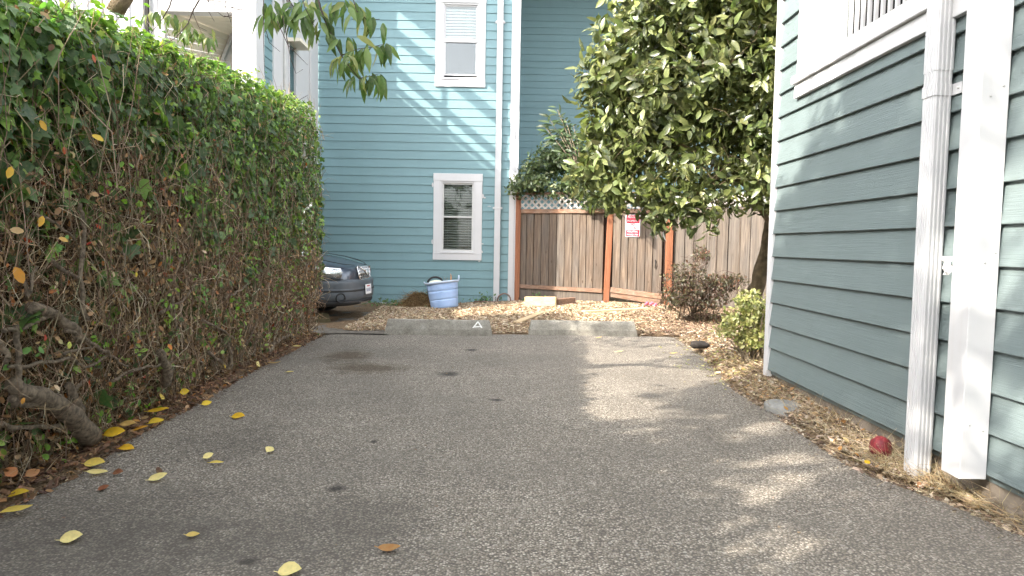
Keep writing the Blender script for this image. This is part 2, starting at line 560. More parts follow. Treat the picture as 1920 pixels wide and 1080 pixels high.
# ================================================================== the setting
R_EDGE = [(-8, 2.9), (2.6, 2.6), (3.2, 2.42), (3.45, 2.36), (3.7, 2.27), (4.0, 2.13), (4.5, 2.13), (5.4, 2.16), (6.4, 2.13), (7.2, 2.22), (8.3, 2.38), (9.6, 2.45), (10.2, 2.45), (30, 2.45)]
L_EDGE = [(-8, -2.3), (3.2, -2.38), (3.9, -2.385), (4.5, -2.44), (5.5, -2.48), (6.6, -2.54), (7.4, -2.57), (9.4, -2.59), (30, -2.6)]
def r_edge(y): return np.interp(y, [a for a, b in R_EDGE], [b for a, b in R_EDGE])
def l_edge(y): return np.interp(y, [a for a, b in L_EDGE], [b for a, b in L_EDGE])
Y_END = 10.02            # back edge of the asphalt
X_NEAR = 2.42            # face of the near house
Y_FAR = 14.1             # face of the far house
def gz(x, y):
    x = np.asarray(x, float); y = np.asarray(y, float)
    back = nsstep(9.95, 13.6, y) * (0.04 + 0.13 * nsstep(-1.8, 1.2, x)) + 0.025 * nsstep(9.95, 10.3, y)
    right = nsstep(0.0, 0.35, x - r_edge(y)) * (0.06 + 0.05 * nsstep(4, 7, y)) * (1 - nsstep(9.5, 11, y))
    left = nsstep(0.0, 0.5, l_edge(y) - x) * 0.06 * (1 - nsstep(9.2, 9.9, y))
    inside = (x < r_edge(y) + .03) & (x > l_edge(y) - .03) & (y < Y_END)
    car = nsstep(-1.7, -2.4, x) * nsstep(9.4, 10.0, y) if False else 0
    return np.where(inside, -0.03, np.maximum(back, 0) + right + left + 0.004)

# distant ground sheet
t = NT("dry earth")
n = t.noise(t.world(), 3.0, 6, 0.65); n2 = t.noise(t.world(), 40, 4, 0.6)
c = t.ramp(n, [(0.3, (0.10, 0.075, 0.055)), (0.7, (0.22, 0.165, 0.115))])
M_EARTH = t.fin(c, 0.95, t.bump(n2, 0.8, 0.03), 0.1)
g = MB().add([(-300, -300, -0.06), (300, -300, -0.06), (300, 300, -0.06), (-300, 300, -0.06)], [(0, 1, 2, 3)]).build("ground", M_EARTH)
tag(g, kind="structure")

# earth bed round the driveway, an undulating sheet
xs = np.concatenate([np.linspace(-12, -3.2, 12), np.linspace(-3.0, 3.4, 90), np.linspace(3.7, 12, 12)])
ys = np.concatenate([np.linspace(-8, 2.4, 12), np.linspace(2.6, 15, 130), np.linspace(15.6, 24, 8)])
XX, YY = np.meshgrid(xs, ys)
ZZ = gz(XX, YY)
und = np.array([[0.018 * fbm(x, y, 3.3, 2.2) for x in xs] for y in ys])
ZZ = np.where(ZZ > -0.02, ZZ + und * np.where(YY > 10, 1.6, 0.8), ZZ)
vs = np.stack([XX, YY, ZZ], -1).reshape(-1, 3).tolist()
W_ = len(xs)
fs = [(j * W_ + i, j * W_ + i + 1, (j + 1) * W_ + i + 1, (j + 1) * W_ + i) for j in range(len(ys) - 1) for i in range(W_ - 1)]
t = NT("mulch earth")
n = t.noise(t.world(), 5.0, 6, 0.7); n2 = t.noise(t.mapping(t.world(), (1, 1.6, 1)), 34, 5, 0.7, 0.6)
v = t.voronoi(t.mapping(t.world(), (1, 2.0, 1)), 42)
c = t.ramp(n2, [(0.25, (0.07, 0.045, 0.03)), (0.5, (0.24, 0.165, 0.10)), (0.75, (0.45, 0.33, 0.21))])
c = t.mix(t.ramp(n, [(0.35, 0.0), (0.7, 0.5)]), c, (0.13, 0.09, 0.06))
M_MULCH = t.fin(c, 0.95, t.bump(t.math('ADD', n2, t.math('MULTIPLY', v, 0.6)), 1.0, 0.03), 0.1)
bed = MB().add(vs, fs, True).build("planting_bed", M_MULCH)
tag(bed, kind="structure")

# ------------------------------------------------------------------ asphalt
t = NT("asphalt")
W = t.world()
stone = t.voronoi(W, 92, "Distance", 'F1')
stcol = t.voronoi(W, 92, "Color", 'F1')
sep = t.n.new("ShaderNodeSeparateColor"); t.link(stcol, sep.inputs[0])
big = t.voronoi(W, 36, "Distance", 'F1'); bigc = t.voronoi(W, 36, "Color", 'F1')
sep2 = t.n.new("ShaderNodeSeparateColor"); t.link(bigc, sep2.inputs[0])
fine = t.noise(W, 330, 2, 0.6)
patch = t.noise(W, 0.55, 6, 0.62); patch2 = t.noise(W, 2.3, 5, 0.65)
c = t.ramp(sep.outputs[0], [(0.0, (0.178, 0.150, 0.120)), (0.40, (0.285, 0.246, 0.20)), (0.8, (0.40, 0.35, 0.288)), (0.96, (0.58, 0.52, 0.44))])
c = t.mix(t.ramp(stone, [(0.34, 0.0), (0.66, 0.85)]), c, (0.085, 0.074, 0.062))
bm_ = t.math('MULTIPLY', t.ramp(sep2.outputs[1], [(0.78, 0.0), (0.82, 1.0)]), t.ramp(big, [(0.28, 1.0), (0.40, 0.0)]))
c = t.mix(t.math('MULTIPLY', bm_, 0.8), c, t.ramp(sep2.outputs[0], [(0.0, (0.16, 0.14, 0.115)), (1.0, (0.42, 0.39, 0.34))]))
c = t.mix(t.ramp(patch, [(0.34, 0.55), (0.58, 0.0)]), c, (0.12, 0.106, 0.09))
c = t.mix(t.ramp(t.noise(W, 6.5, 5, 0.7), [(0.56, 0.0), (0.74, 0.40)]), c, (0.11, 0.096, 0.08))
c = t.mix(t.ramp(patch2, [(0.56, 0.0), (0.8, 0.35)]), c, (0.34, 0.31, 0.265))
def stain(nt, col_in, centres, colr, soft=0.6, power=0.85, wob=0.10):
    """drips, stains and darker patches with a shape of their own: noisy discs at given spots on the driveway"""
    dn = nt.noise(nt.world(), 7.0, 4, 0.6)
    for (sx, sy, rx, ry) in centres:
        vm = nt.n.new("ShaderNodeVectorMath"); vm.operation = 'SUBTRACT'
        nt.link(nt.world(), vm.inputs[0]); vm.inputs[1].default_value = (sx, sy, 0)
        vs_ = nt.n.new("ShaderNodeVectorMath"); vs_.operation = 'MULTIPLY'
        nt.link(vm.outputs[0], vs_.inputs[0]); vs_.inputs[1].default_value = (1 / rx, 1 / ry, 0)
        ln = nt.n.new("ShaderNodeVectorMath"); ln.operation = 'LENGTH'; nt.link(vs_.outputs[0], ln.inputs[0])
        d = nt.math('ADD', ln.outputs["Value"], nt.math('MULTIPLY', nt.math('SUBTRACT', dn, 0.5), 1.3))
        col_in = nt.mix(nt.ramp(d, [(soft * 0.5, power), (1.0, 0.0)]), col_in, colr)
    return col_in
spots = []
for px, py, w, h in ((630, 917, 26, 7), (465, 1052, 30, 8), (930, 750, 17, 4), (840, 700, 26, 5), (700, 830, 9, 3), (885, 656, 14, 3)):
    p = on_ground(px, py); q = on_ground(px + w, py); q2 = on_ground(px, py - h)
    spots.append((p.x, p.y, abs(q.x - p.x), abs(q2.y - p.y) + 0.01))
c = stain(t, c, spots, (0.022, 0.02, 0.018))
dark_patches = []  # broad darker patches on the near left asphalt
for px, py, rx_, ry_ in ((250, 960, .85, .55), (520, 1020, .9, .45), (150, 1040, .8, .5), (430, 830, .5, .6), (700, 960, .45, .35)):
    p = on_ground(px, py); dark_patches.append((p.x, p.y, rx_, ry_))
c = stain(t, c, dark_patches, (0.075, 0.066, 0.056), 0.5, 0.42)
wet = []
for px, py, w, h in ((650, 668, 60, 13), (690, 690, 90, 12)):
    p = on_ground(px, py); q = on_ground(px + w, py); q2 = on_ground(px, py - h)
    wet.append((p.x, p.y, abs(q.x - p.x), abs(q2.y - p.y)))
c = stain(t, c, wet, (0.055, 0.034, 0.014), 0.7, 0.65)
p = on_ground(690, 622); c = stain(t, c, [(p.x, p.y, 0.45, 0.3)], (0.075, 0.07, 0.018), 0.7, 0.75)
hb = t.math('SUBTRACT', t.math('MULTIPLY', fine, 0.5), stone)
M_ASPH = t.fin(c, 0.88, t.bump(hb, 0.75, 0.006), 0.25)
ys = np.concatenate([np.linspace(-8, 2, 14), np.linspace(2.2, Y_END, 170)])
NU = 61
vs = []; fs = []
for j, y in enumerate(ys):
    le = float(l_edge(y)) + 0.035 * fbm(0, y, 1.0, 5.0) + 0.02 * fbm(3, y, 1.0, 17.0)
    re = float(r_edge(y)) + 0.035 * fbm(9, y, 1.0, 5.0) + 0.02 * fbm(5, y, 1.0, 17.0)
    for i in range(NU):
        u = i / (NU - 1)
        x = le + (re - le) * u
        yy = y + (0.03 * fbm(x, 7, 2.0, 4.0) if j == len(ys) - 1 else 0)
        edge = min(u, 1 - u) * (re - le)
        z = 0.012 * fbm(x, y, 0, 0.7) - 0.03 * (1 - sstep(0, 0.12, edge)) * 0.6
        vs.append((x, yy, z))
for j in range(len(ys) - 1):
    for i in range(NU - 1):
        fs.append((j * NU + i, j * NU + i + 1, (j + 1) * NU + i + 1, (j + 1) * NU + i))
mb = MB().add(vs, fs, True)
# a skirt so the asphalt has a thickness at its edges
b = len(ys) - 1
loop = [(b * NU + i) for i in range(NU)]
for a, c2 in list(zip(loop[:-1], loop[1:])) + [(j * NU, (j + 1) * NU) for j in range(b)] + [((j + 1) * NU + NU - 1, j * NU + NU - 1) for j in range(b)]:
    pa, pb = vs[a], vs[c2]
    mb.add([pa, pb, (pb[0], pb[1], -0.08), (pa[0], pa[1], -0.08)], [(0, 1, 2, 3)])
drive = mb.build("driveway", M_ASPH)
tag(drive, kind="structure")

# the neighbouring bay where the car stands: asphalt too, with a pale worn apron along its edge
apr = []; af = []
gx = np.linspace(-9.5, -1.75, 32); gy = np.linspace(9.75, 13.9, 22)
for j, y in enumerate(gy):
    for i, x in enumerate(gx):
        xx = x + (0.10 * fbm(2, y, 1, 2.5) - 0.16 * (y - 9.8) if i == len(gx) - 1 else 0)
        apr.append((xx, y + (0.05 * fbm(x, 1, 5, 3) if j == 0 else 0), 0.012 + 0.035 * sstep(9.9, 12.5, y) + 0.008 * fbm(x, y, 8, 1.0)))
for j in range(len(gy) - 1):
    for i in range(len(gx) - 1):
        k = j * len(gx) + i
        af.append((k, k + 1, k + len(gx) + 1, k + len(gx)))
M_BAY = plain("worn asphalt bay", (0.15, 0.13, 0.105), 0.9, 0.4, 9, 0.8, bd=0.012)
tag(MB().add(apr, af, True).build("parking_bay", M_BAY), kind="structure")

# ================================================================== walls of lapped boards
class Wall:
    """a vertical wall: origin o, direction u along it, outward normal n"""
    def __init__(s, o, u, n):
        s.o = Vector((*o, 0)); s.u = Vector((*u, 0)); s.n = Vector((*n, 0))
    def p(s, a, z, d=0.0):
        q = s.o + s.u * a + s.n * d
        return Vector((q.x, q.y, z))
    def box(s, mb, a0, a1, z0, z1, d0, d1):
        vs = [s.p(a, z, d) for d in (d0, d1) for z in (z0, z1) for a in (a0, a1)]
        return mb.add(vs, [(0, 1, 3, 2), (4, 6, 7, 5), (0, 4, 5, 1), (2, 3, 7, 6), (0, 2, 6, 4), (1, 5, 7, 3)])
    def bobj(s, name, a0, a1, z0, z1, d0, d1, mat, parent, bevel=0.0):
        return s.box(MB(), a0, a1, z0, z1, d0, d1).build(name, mat, parent, bevel=bevel)

def slab(wall, root, name, a0, a1, z0, z1, d0, d1, holes, mat):
    As = sorted({a0, a1, *[h[0] for h in holes], *[h[1] for h in holes]})
    Zs = sorted({z0, z1, *[h[2] for h in holes], *[h[3] for h in holes]})
    mb = MB()
    for i in range(len(As) - 1):
        for j in range(len(Zs) - 1):
            ca = (As[i] + As[i + 1]) / 2; cz = (Zs[j] + Zs[j + 1]) / 2
            if any(h[0] < ca < h[1] and h[2] < cz < h[3] for h in holes): continue
            wall.box(mb, As[i], As[i + 1], Zs[j], Zs[j + 1], d0, d1)
    return mb.build(name, mat, root)

def board_mesh(wall, a0, a1, z0, z1, tb, tt, segs, seed):
    mb = MB()
    rows = []
    rr = random.Random(seed)
    for k in range(segs + 1):
        a = a0 + (a1 - a0) * k / segs
        w = 0.0012 * math.sin(k * 1.3 + seed)
        prof = [(0.0, z0 + 0.004), (tb - 0.003, z0 + w), (tb, z0 + 0.004 + w), (tt, z1), (0.0, z1)]
        rows.append([wall.p(a, z, d) for d, z in prof])
    vs = [p for r_ in rows for p in r_]
    fs = []
    for k in range(segs):
        for i in range(5):
            j = (i + 1) % 5
            fs.append((k * 5 + i, k * 5 + j, (k + 1) * 5 + j, (k + 1) * 5 + i))
    fs.append((0, 1, 2, 3, 4)); fs.append(tuple(segs * 5 + i for i in (4, 3, 2, 1, 0)))
    return mb.add(vs, fs)

def board_wall(wall, root, a0, a1, z0, z1, exposure, mat, holes=(), tb=0.022, tt=0.007, segs=4, name="siding_board"):
    k = 0; z = z0
    while z < z1 - 0.02:
        top = min(z + exposure + 0.012, z1)
        spans = [(a0, a1)]
        for h in holes:
            if h[2] < top and h[3] > z:
                ns = []
                for (p, q) in spans:
                    if h[0] > p and h[1] < q: ns += [(p, h[0]), (h[1], q)]
                    elif h[0] <= p < h[1] < q: ns.append((h[1], q))
                    elif p < h[0] < q <= h[1]: ns.append((p, h[0]))
                    elif h[0] <= p and h[1] >= q: pass
                    else: ns.append((p, q))
                spans = ns
        for (p, q) in spans:
            if q - p > 0.03:
                board_mesh(wall, p, q, z + random.uniform(-.0015, .0015), top, tb, tt, segs, k).build(name, mat, root)
        z += exposure; k += 1

# ================================================================== far blue house
far = thing("blue_house", (-1.9, Y_FAR, 0), "two storey blue clapboard house across the end of the driveway", "house")
FW = Wall((0, Y_FAR), (1, 0), (0, -1))
EXF = 0.1705
far_holes = [(-1.38, -0.65, 4.58, 6.07), (-1.385, -0.685, 1.12, 2.56)]
FX0, FX1 = -3.98, 0.03
slab(FW, far, "wall", FX0, FX1 + 0.12, 0.02, 9.0, -0.15, -0.002, far_holes, M_BLUE)
board_wall(FW, far, FX0, FX1, 0.085, 9.0, EXF, M_BLUE, far_holes, 0.020, 0.006, 6)
FW.bobj("foundation", FX0, FX1 + .1, -0.06, 0.06, -0.14, 0.012, M_CONC, far)
FW.bobj("base_strip", FX0, -0.3, 0.062, 0.082, -0.05, 0.026, M_WHITE, far)
# corner board in two pieces
FW.bobj("corner_trim", 0.0, 0.105, 0.05, 9.0, 0.003, 0.034, M_WHITE, far, 0.003)
FW.bobj("corner_trim", 0.108, 0.175, 0.05, 9.0, -0.03, 0.030, M_WHITE, far, 0.003)
# recessed wing of the same house, behind the fence
RW = Wall((0, 18.3), (1, 0), (0, -1))
slab(RW, far, "wall", 0.15, 9.0, 0.0, 9.0, -0.15, -0.002, [], M_BLUE)
board_wall(RW, far, 0.15, 9.0, 0.085, 9.0, EXF, M_BLUE, (), 0.020, 0.006, 3)
SW = Wall((0.15, 18.3), (0, -1), (1, 0))
slab(SW, far, "wall", 0.0, 4.05, 0.0, 9.0, -0.15, -0.002, [], M_BLUE_Y)
board_wall(SW, far, 0.0, 4.05, 0.085, 9.0, EXF, M_BLUE_Y, (), 0.020, 0.006, 2)
box_obj("roof", (-4.2, 13.85, 9.003), (9.3, 24, 9.18), M_DARK, far)

def far_window(x0, x1, z0, z1, hole, upper):
    cw = hole[0] - x0
    mb = MB()
    # casing: four butted boards, the head and sill a few millimetres prouder
    for (a0, a1, b0, b1, d) in ((x0, hole[0] + .004, z0 + .002, z1 - .002, .040), (hole[1] - .004, x1, z0 + .002, z1 - .002, .040),
                                (x0 - .006, x1 + .006, hole[3], z1 + .012, .046), (x0 - .004, x1 + .004, z0 - .012, hole[2], .046)):
        FW.box(mb, a0, a1, b0, b1, 0.004, d)
    w = mb.build("window", M_WHITE, far, bevel=0.004)
    h0, h1, b0, b1 = hole
    fr = 0.036
    mb = MB()
    FW.box(mb, h0, h0 + fr, b0, b1, -.08, .030); FW.box(mb, h1 - fr, h1, b0, b1, -.08, .030)
    FW.box(mb, h0 + fr, h1 - fr, b1 - fr, b1, -.08, .028); FW.box(mb, h0 + fr, h1 - fr, b0, b0 + fr, -.08, .034)
    mb.build("frame", M_WHITE, w, bevel=0.004)
    mid = (b0 + b1) / 2
    s0, s1, t0, t1 = h0 + fr, h1 - fr, b0 + fr, b1 - fr
    sw = 0.030
    def sash(lo, hi, d, mat):
        m2 = MB()
        FW.box(m2, s0, s0 + sw, lo, hi, d - .03, d); FW.box(m2, s1 - sw, s1, lo, hi, d - .03, d)
        FW.box(m2, s0 + sw, s1 - sw, lo, lo + sw, d - .029, d + .001); FW.box(m2, s0 + sw, s1 - sw, hi - sw, hi, d - .029, d + .001)
        m2.build("sash", mat, w, bevel=0.003)
        FW.bobj("pane", s0 + sw, s1 - sw, lo + sw, hi - sw, d - .017, d - .012, M_GLASS2 if upper else M_GLASS, w)
    sash(mid - .01, t1, 0.0, M_WHITE if upper else M_VINYL)
    sash(t0 + (0.035 if upper else 0.0), mid + .02, 0.024, M_WHITE if upper else M_VINYL)
    if upper:
        FW.bobj("meeting_rail", h0 + .03, h1 - .03, mid - .03, mid + .05, .028, .042, M_WHITE, w, 0.004)
    # venetian blind: each slat its own piece
    z = t1 - .02; i = 0
    lowest = (mid + .09) if upper else t0 + .02
    sl = MB(); FW.box(sl, s0 + .01, s1 - .01, -.0016, .0016, -.028, 0.028)
    o0 = org_of(far)
    me = None
    step = 0.058 if upper else 0.052
    while z > lowest:
        if me is None:
            m3 = MB()
            pts = []
            for (dz, dd) in ((-.020, -.012), (-.008, .002), (.008, .004), (.020, -.004)):
                pts.append((dz, dd))
            for e in (s0 + .012, s1 - .012):
                for (dz, dd) in pts: m3.v.append(tuple(FW.p(e, dz, dd - 0.075)))
            for q in range(3): m3.f.append([q, q + 1, q + 5, q + 4]); m3.sm.append(True)
            me = m3.mesh("slat", o0, False); me.materials.append(M_BLINDW if upper else M_BLIND)
        o = bpy.data.objects.new("slat", me); COL.objects.link(o); o.parent = w; o.location = (0, 0, z)
        z -= step; i += 1
    # ladder cords of the blind
    if not upper:
        for a in (s0 + .10, s1 - .10):
            FW.bobj("cord", a, a + .006, t0 + .02, t1 - .01, -.067, -.062, M_BLIND, w)
    # the room behind
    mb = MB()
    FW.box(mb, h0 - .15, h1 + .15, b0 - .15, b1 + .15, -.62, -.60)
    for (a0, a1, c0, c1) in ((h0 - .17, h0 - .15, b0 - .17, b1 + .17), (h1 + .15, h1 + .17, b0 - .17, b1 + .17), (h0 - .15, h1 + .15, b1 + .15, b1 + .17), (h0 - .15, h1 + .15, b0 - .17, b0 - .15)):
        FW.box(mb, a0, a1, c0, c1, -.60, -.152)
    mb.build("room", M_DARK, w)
    # sill lip
    FW.bobj("sill", h0 - .01, h1 + .01, hole[2] - .012, hole[2] + .012, .036, .058, M_WHITE, w, 0.003)
far_window(-1.515, -0.52, 4.44, 6.22, far_holes[0], True)
far_window(-1.525, -0.545, 0.985, 2.70, far_holes[1], False)
# smears of trim paint round the lower window
for (x, z, w_, h_) in ((-1.545, 2.48, .02, .11), (-1.545, 1.33, .022, .13), (-.535, 2.27, .03, .12), (-.50, 2.24, .03, .04), (-.53, 1.31, .03, .03), (-.535, 1.15, .02, .07), (-.59, .955, .03, .03), (-.40, 2.07, .05, .012)):
    m = MB(); n_ = 9
    ring = [FW.p(x + w_ * math.cos(a) * random.uniform(.5, 1.1), z + h_ / 2 * math.sin(a) * random.uniform(.6, 1.1), .0235) for a in [2 * math.pi * k / n_ for k in range(n_)]]
    m.add(ring, [tuple(range(n_))]); m.build("paint_smear", M_WHITE, far)
# downspout
ds = MB(); FW.box(ds, -.292, -.172, 0.03, 9.0, .03, .095)
dso = ds.build("downspout", M_WHITE2, far, bevel=0.006)
for k in range(3):
    FW.bobj("rib", -.270 + .032 * k, -.260 + .032 * k, 0.06, 8.9, .096, .099, M_WHITE2, dso)
for z in (5.69, 1.96 + .06):
    m = MB(); FW.box(m, -.315, -.149, z, z + .03, .098, .102); FW.box(m, -.33, -.292, z - .006, z + .036, .024, .030); FW.box(m, -.172, -.134, z - .006, z + .036, .024, .030)
    m.build("strap", M_WHITE2, dso, bevel=0.003)
m = MB().box((-.245, Y_FAR - .101, 0.04), (-.232, Y_FAR - .0955, 0.24)); m.build("split", M_DARK, dso)

# ================================================================== porch wing at the left of the far house
wing = thing("porch_wing", (-3.9, 10.8, 0), "white trimmed upper porch wing above the ivy hedge", "house wing")
XW, YW = -3.90, 10.75
EW = Wall((XW, 0), (0, 1), (1, 0))           # east face, position along it = Y
NW = Wall((0, YW), (1, 0), (0, -1))          # front face, position along it = X
# body
ew_holes = [(12.28, 12.68, 3.3, 4.72), (11.0, 13.06, 5.42, 7.30)]
slab(EW, wing, "wall", YW + .35, Y_FAR - .16, 2.45, 9.2, -0.14, -0.002, ew_holes, M_BLUE_Y)  # unseen upper part added to shade the blue wall
board_wall(EW, wing, 11.10, 11.50, 2.47, 5.3, 0.158, M_BLUE_Y, (), .018, .006, 1)
EW.bobj("corner_post", YW - .02, YW + .345, 2.45, 9.2, -.33, .03, M_WHITE, wing, .006)
EW.bobj("trim_board", 11.50, 11.95, 2.45, 5.40, .003, .04, M_WHITE, wing, .004)
EW.bobj("downspout", 11.985, 12.045, 2.45, 5.40, .01, .07, M_VINYL, wing, .006)
EW.bobj("trim_board", 12.10, 12.26, 2.45, 5.40, .003, .035, M_WHITE, wing, .004)
EW.bobj("trim_board", 12.72, 13.52, 2.45, 5.40, .003, .030, M_WHITE, wing, .004)
EW.bobj("corner_trim", 13.54, Y_FAR - .05, 2.45, 9.2, .002, .062, M_WHITE, wing, .004)
EW.bobj("sill_beam", 11.1, 13.53, 5.402, 5.46, .0, .09, M_WHITE, wing, .004)
# window of the wing with a projecting head
wm = MB()
EW.box(wm, 12.265, 12.30, 3.2, 4.74, .003, .05); EW.box(wm, 12.66, 12.715, 3.2, 4.74, .003, .05); EW.box(wm, 12.30, 12.66, 3.2, 3.32, .003, .05)
ww = wm.build("window", M_WHITE, wing, bevel=.003)
hd = MB(); EW.box(hd, 12.20, 12.80, 4.742, 4.80, .003, .26); hd.build("window_head", M_CREAM, ww)
EW.bobj("pane", 12.30, 12.66, 3.32, 4.72, -.06, -.05, M_GLASS2, ww)
EW.bobj("curtain", 12.30, 12.66, 3.32, 4.72, -.135, -.12, M_BLINDW, ww)
# unseen upper screen, gaps shaped to throw bars of sun on the blue wall
for z0_, z1_ in ((5.62, 5.74), (5.95, 6.12), (6.62, 6.86)):
    EW.bobj("rail", 11.0, 13.06, z0_, z1_, -.08, -.03, M_WHITE, wing)
for y_ in (11.62, 12.36):
    EW.bobj("baluster", y_, y_ + .07, 5.46, 7.30, -.115, -.085, M_WHITE, wing)
# front: header over the porch, panel to its left, lower floor edge
NW.bobj("header", -5.30, XW - .335, 4.74, 5.55, -.20, 0.0, M_WHITE, wing, .006)
slab(NW, wing, "front_panel", -9.5, -5.30, 2.45, 5.55, -.18, 0.0, [], M_WHITE)
k = 0
x = -9.4
while x < -5.32:
    NW.bobj("batten", x, x + .05, 2.46, 5.54, .002, .022, M_WHITE, wing); x += .21; k += 1
NW.bobj("downspout", -5.52, -5.47, 2.46, 5.54, .026, .07, M_DARK, wing)
NW.bobj("corner_trim", -5.36, -5.24, 2.45, 4.738, -.01, .05, M_WHITE, wing, .004)
# porch: back wall with the door, ceiling boards, sloping soffit on the left
slab(Wall((0, 12.15), (1, 0), (0, -1)), wing, "back_wall", -5.5, XW - .15, 2.45, 4.80, -.12, 0.0, [], M_WHITE)
DW = Wall((0, 12.14), (1, 0), (0, -1))
dr = DW.bobj("door", -5.02, -4.42, 2.60, 4.66, .003, .045, M_WHITE, wing, .004)
mb = MB()
for xk in (-4.92, -4.78, -4.64, -4.52):
    DW.box(mb, xk, xk + .012, 2.65, 4.6, .046, .049)
mb.build("groove", M_VINYL, dr)
DW.bobj("door_trim", -4.40, -4.36, 2.5, 4.68, .003, .05, M_VINYL, wing)
DW.bobj("door_trim", -4.345, -4.24, 2.5, 4.72, .003, .06, M_WHITE, wing)
i = 0
y = YW + .205
while y < 12.15:
    y2 = min(y + .145, 12.15)
    MB().add([(-5.5, y, 4.80 + .0), (XW - .14, y - .0, 4.80), (XW - .14, y2 - .008, 4.80), (-5.5, y2 - .008, 4.80), (-5.5, y, 4.83), (XW - .14, y, 4.83), (XW - .14, y2 - .008, 4.83), (-5.5, y2 - .008, 4.83)],
             [(0, 3, 2, 1), (4, 5, 6, 7), (0, 1, 5, 4), (1, 2, 6, 5), (2, 3, 7, 6), (3, 0, 4, 7)]).build("ceiling_board", M_CREAM, wing)
    y += .145; i += 1
box_obj("ceiling", (-5.5, YW + .21, 4.84), (XW - .14, 12.15, 4.95), M_DARK, wing)
A = Vector((-5.26, 10.80, 4.78)); B = Vector((-4.78, 12.10, 4.78)); C_ = Vector((-5.02, 12.10, 4.28)); D_ = Vector((-5.5, 10.80, 4.05))
nb = 6
for k in range(nb):
    f0, f1 = k / nb + .012, (k + 1) / nb
    P0, P1 = A.lerp(D_, f0), B.lerp(C_, f0); P2, P3 = B.lerp(C_, f1), A.lerp(D_, f1)
    nrm = (P1 - P0).cross(P3 - P0).normalized() * .02
    MB().add([P0, P1, P2, P3, P0 + nrm, P1 + nrm, P2 + nrm, P3 + nrm], [(0, 1, 2, 3), (7, 6, 5, 4), (0, 4, 5, 1), (1, 5, 6, 2), (2, 6, 7, 3), (3, 7, 4, 0)]).build("soffit_board", M_CREAM, wing)
MB().beam(B + Vector((0.03, -.03, 0)), C_ + Vector((.03, -.03, -.1)), .09, .05).build("soffit_trim", M_WHITE, wing)
box_obj("floor", (-9.5, YW + .01, 2.25), (XW - .01, Y_FAR - .01, 2.448), M_CREAM, wing)
box_obj("attic_wall", (-9.5, YW + .2, 4.96), (-4.1, YW + .34, 5.4), M_WHITE, wing)
box_obj("side_wall", (-9.5, YW + .2, -0.05), (-9.3, Y_FAR - .02, 2.24), M_BLUE_Y, wing)
box_obj("support_post", (XW - .22, YW + .02, -0.05), (XW - .08, YW + .16, 2.25), M_WHITE, wing)

def text_mesh(s, size, name, depth=0.0, bold=0.0):
    cu = bpy.data.curves.new(name, 'FONT'); cu.body = s; cu.size = size; cu.extrude = depth; cu.offset = bold
    cu.align_x = 'CENTER'; cu.align_y = 'CENTER'
    o = bpy.data.objects.new(name, cu); COL.objects.link(o)
    dg = bpy.context.evaluated_depsgraph_get(); dg.update()
    me = bpy.data.meshes.new_from_object(o.evaluated_get(dg))
    COL.objects.unlink(o); bpy.data.objects.remove(o); bpy.data.curves.remove(cu)
    return me
def put_text(s, size, name, wall, a, z, d, mat, parent, bold=0.0, sx=1.0, roll=0.0):
    me = text_mesh(s, size, name, 0.001, bold); me.materials.clear(); me.materials.append(mat)
    o = link_mesh(name, me, parent)
    u, n = wall.u, wall.n
    M3 = Matrix((u * sx, Vector((0, 0, 1)), n)).transposed()
    o.matrix_local = Matrix.Translation(wall.p(a, z, d) - org_of(parent)) @ (M3 @ Matrix.Rotation(roll, 3, 'Z')).to_4x4()
    return o
M_BLACK = plain("black paint", (0.02, 0.02, 0.02), 0.5, 0.1, 8, 0.0)
put_text("C", 0.13, "door_letter", DW, -4.60, 4.37, .052, M_BLACK, dr, 0.002)

# ================================================================== near house at the right
near = thing("near_house", (X_NEAR, 3.0, 0), "grey green clapboard house close along the right edge of the driveway", "house")
HW = Wall((X_NEAR, 0), (0, 1), (-1, 0))       # position along = Y
HC = 6.33                                     # far corner
win_hole = (3.60, 5.72, 2.74, 4.30)
slab(HW, near, "wall", -3.0, HC, 0.16, 6.2, -0.16, -0.002, [win_hole], M_NEAR)
EXN = 0.2065
ZB = at_x(1574, 757, X_NEAR - .02).z
board_wall(HW, near, -3.0, HC - .055, ZB, 6.2, EXN, M_NEAR, [win_hole], .032, .006, 10)
HW.bobj("corner_trim", HC - .058, HC + .03, ZB - .06, 6.2, -.01, .040, M_WHITE, near, .004)
BWl = Wall((X_NEAR, HC), (1, 0), (0, 1))
slab(BWl, near, "back_wall", 0.0, 7.0, 0.16, 6.2, -.16, 0.0, [], M_NEAR)
BWl.bobj("corner_trim", -.03, .09, ZB - .06, 6.2, .002, .033, M_WHITE, near, .004)
# rough foundation below the boards
fm = MB(); rows = []
ysf = np.linspace(-3, HC, 120)
for y in ysf:
    rows.append([(X_NEAR + .015 + .02 * fbm(y, z, 4, 5) , y, z) for z in (-.06, .0, .06, .12, .2)] )
vs = [p for r_ in rows for p in r_]
fs = [(k * 5 + i, k * 5 + i + 1, (k + 1) * 5 + i + 1, (k + 1) * 5 + i) for k in range(len(ysf) - 1) for i in range(4)]
fm.add(vs, fs, True)
fm.build("foundation", M_CONC, near)
box_obj("roof", (X_NEAR - .25, -3.3, 6.203), (9.8, HC + .3, 6.35), M_DARK, near)
box_obj("side_wall", (9.4, -3.0, 0.0), (9.55, HC - .16, 6.2), M_NEAR, near)
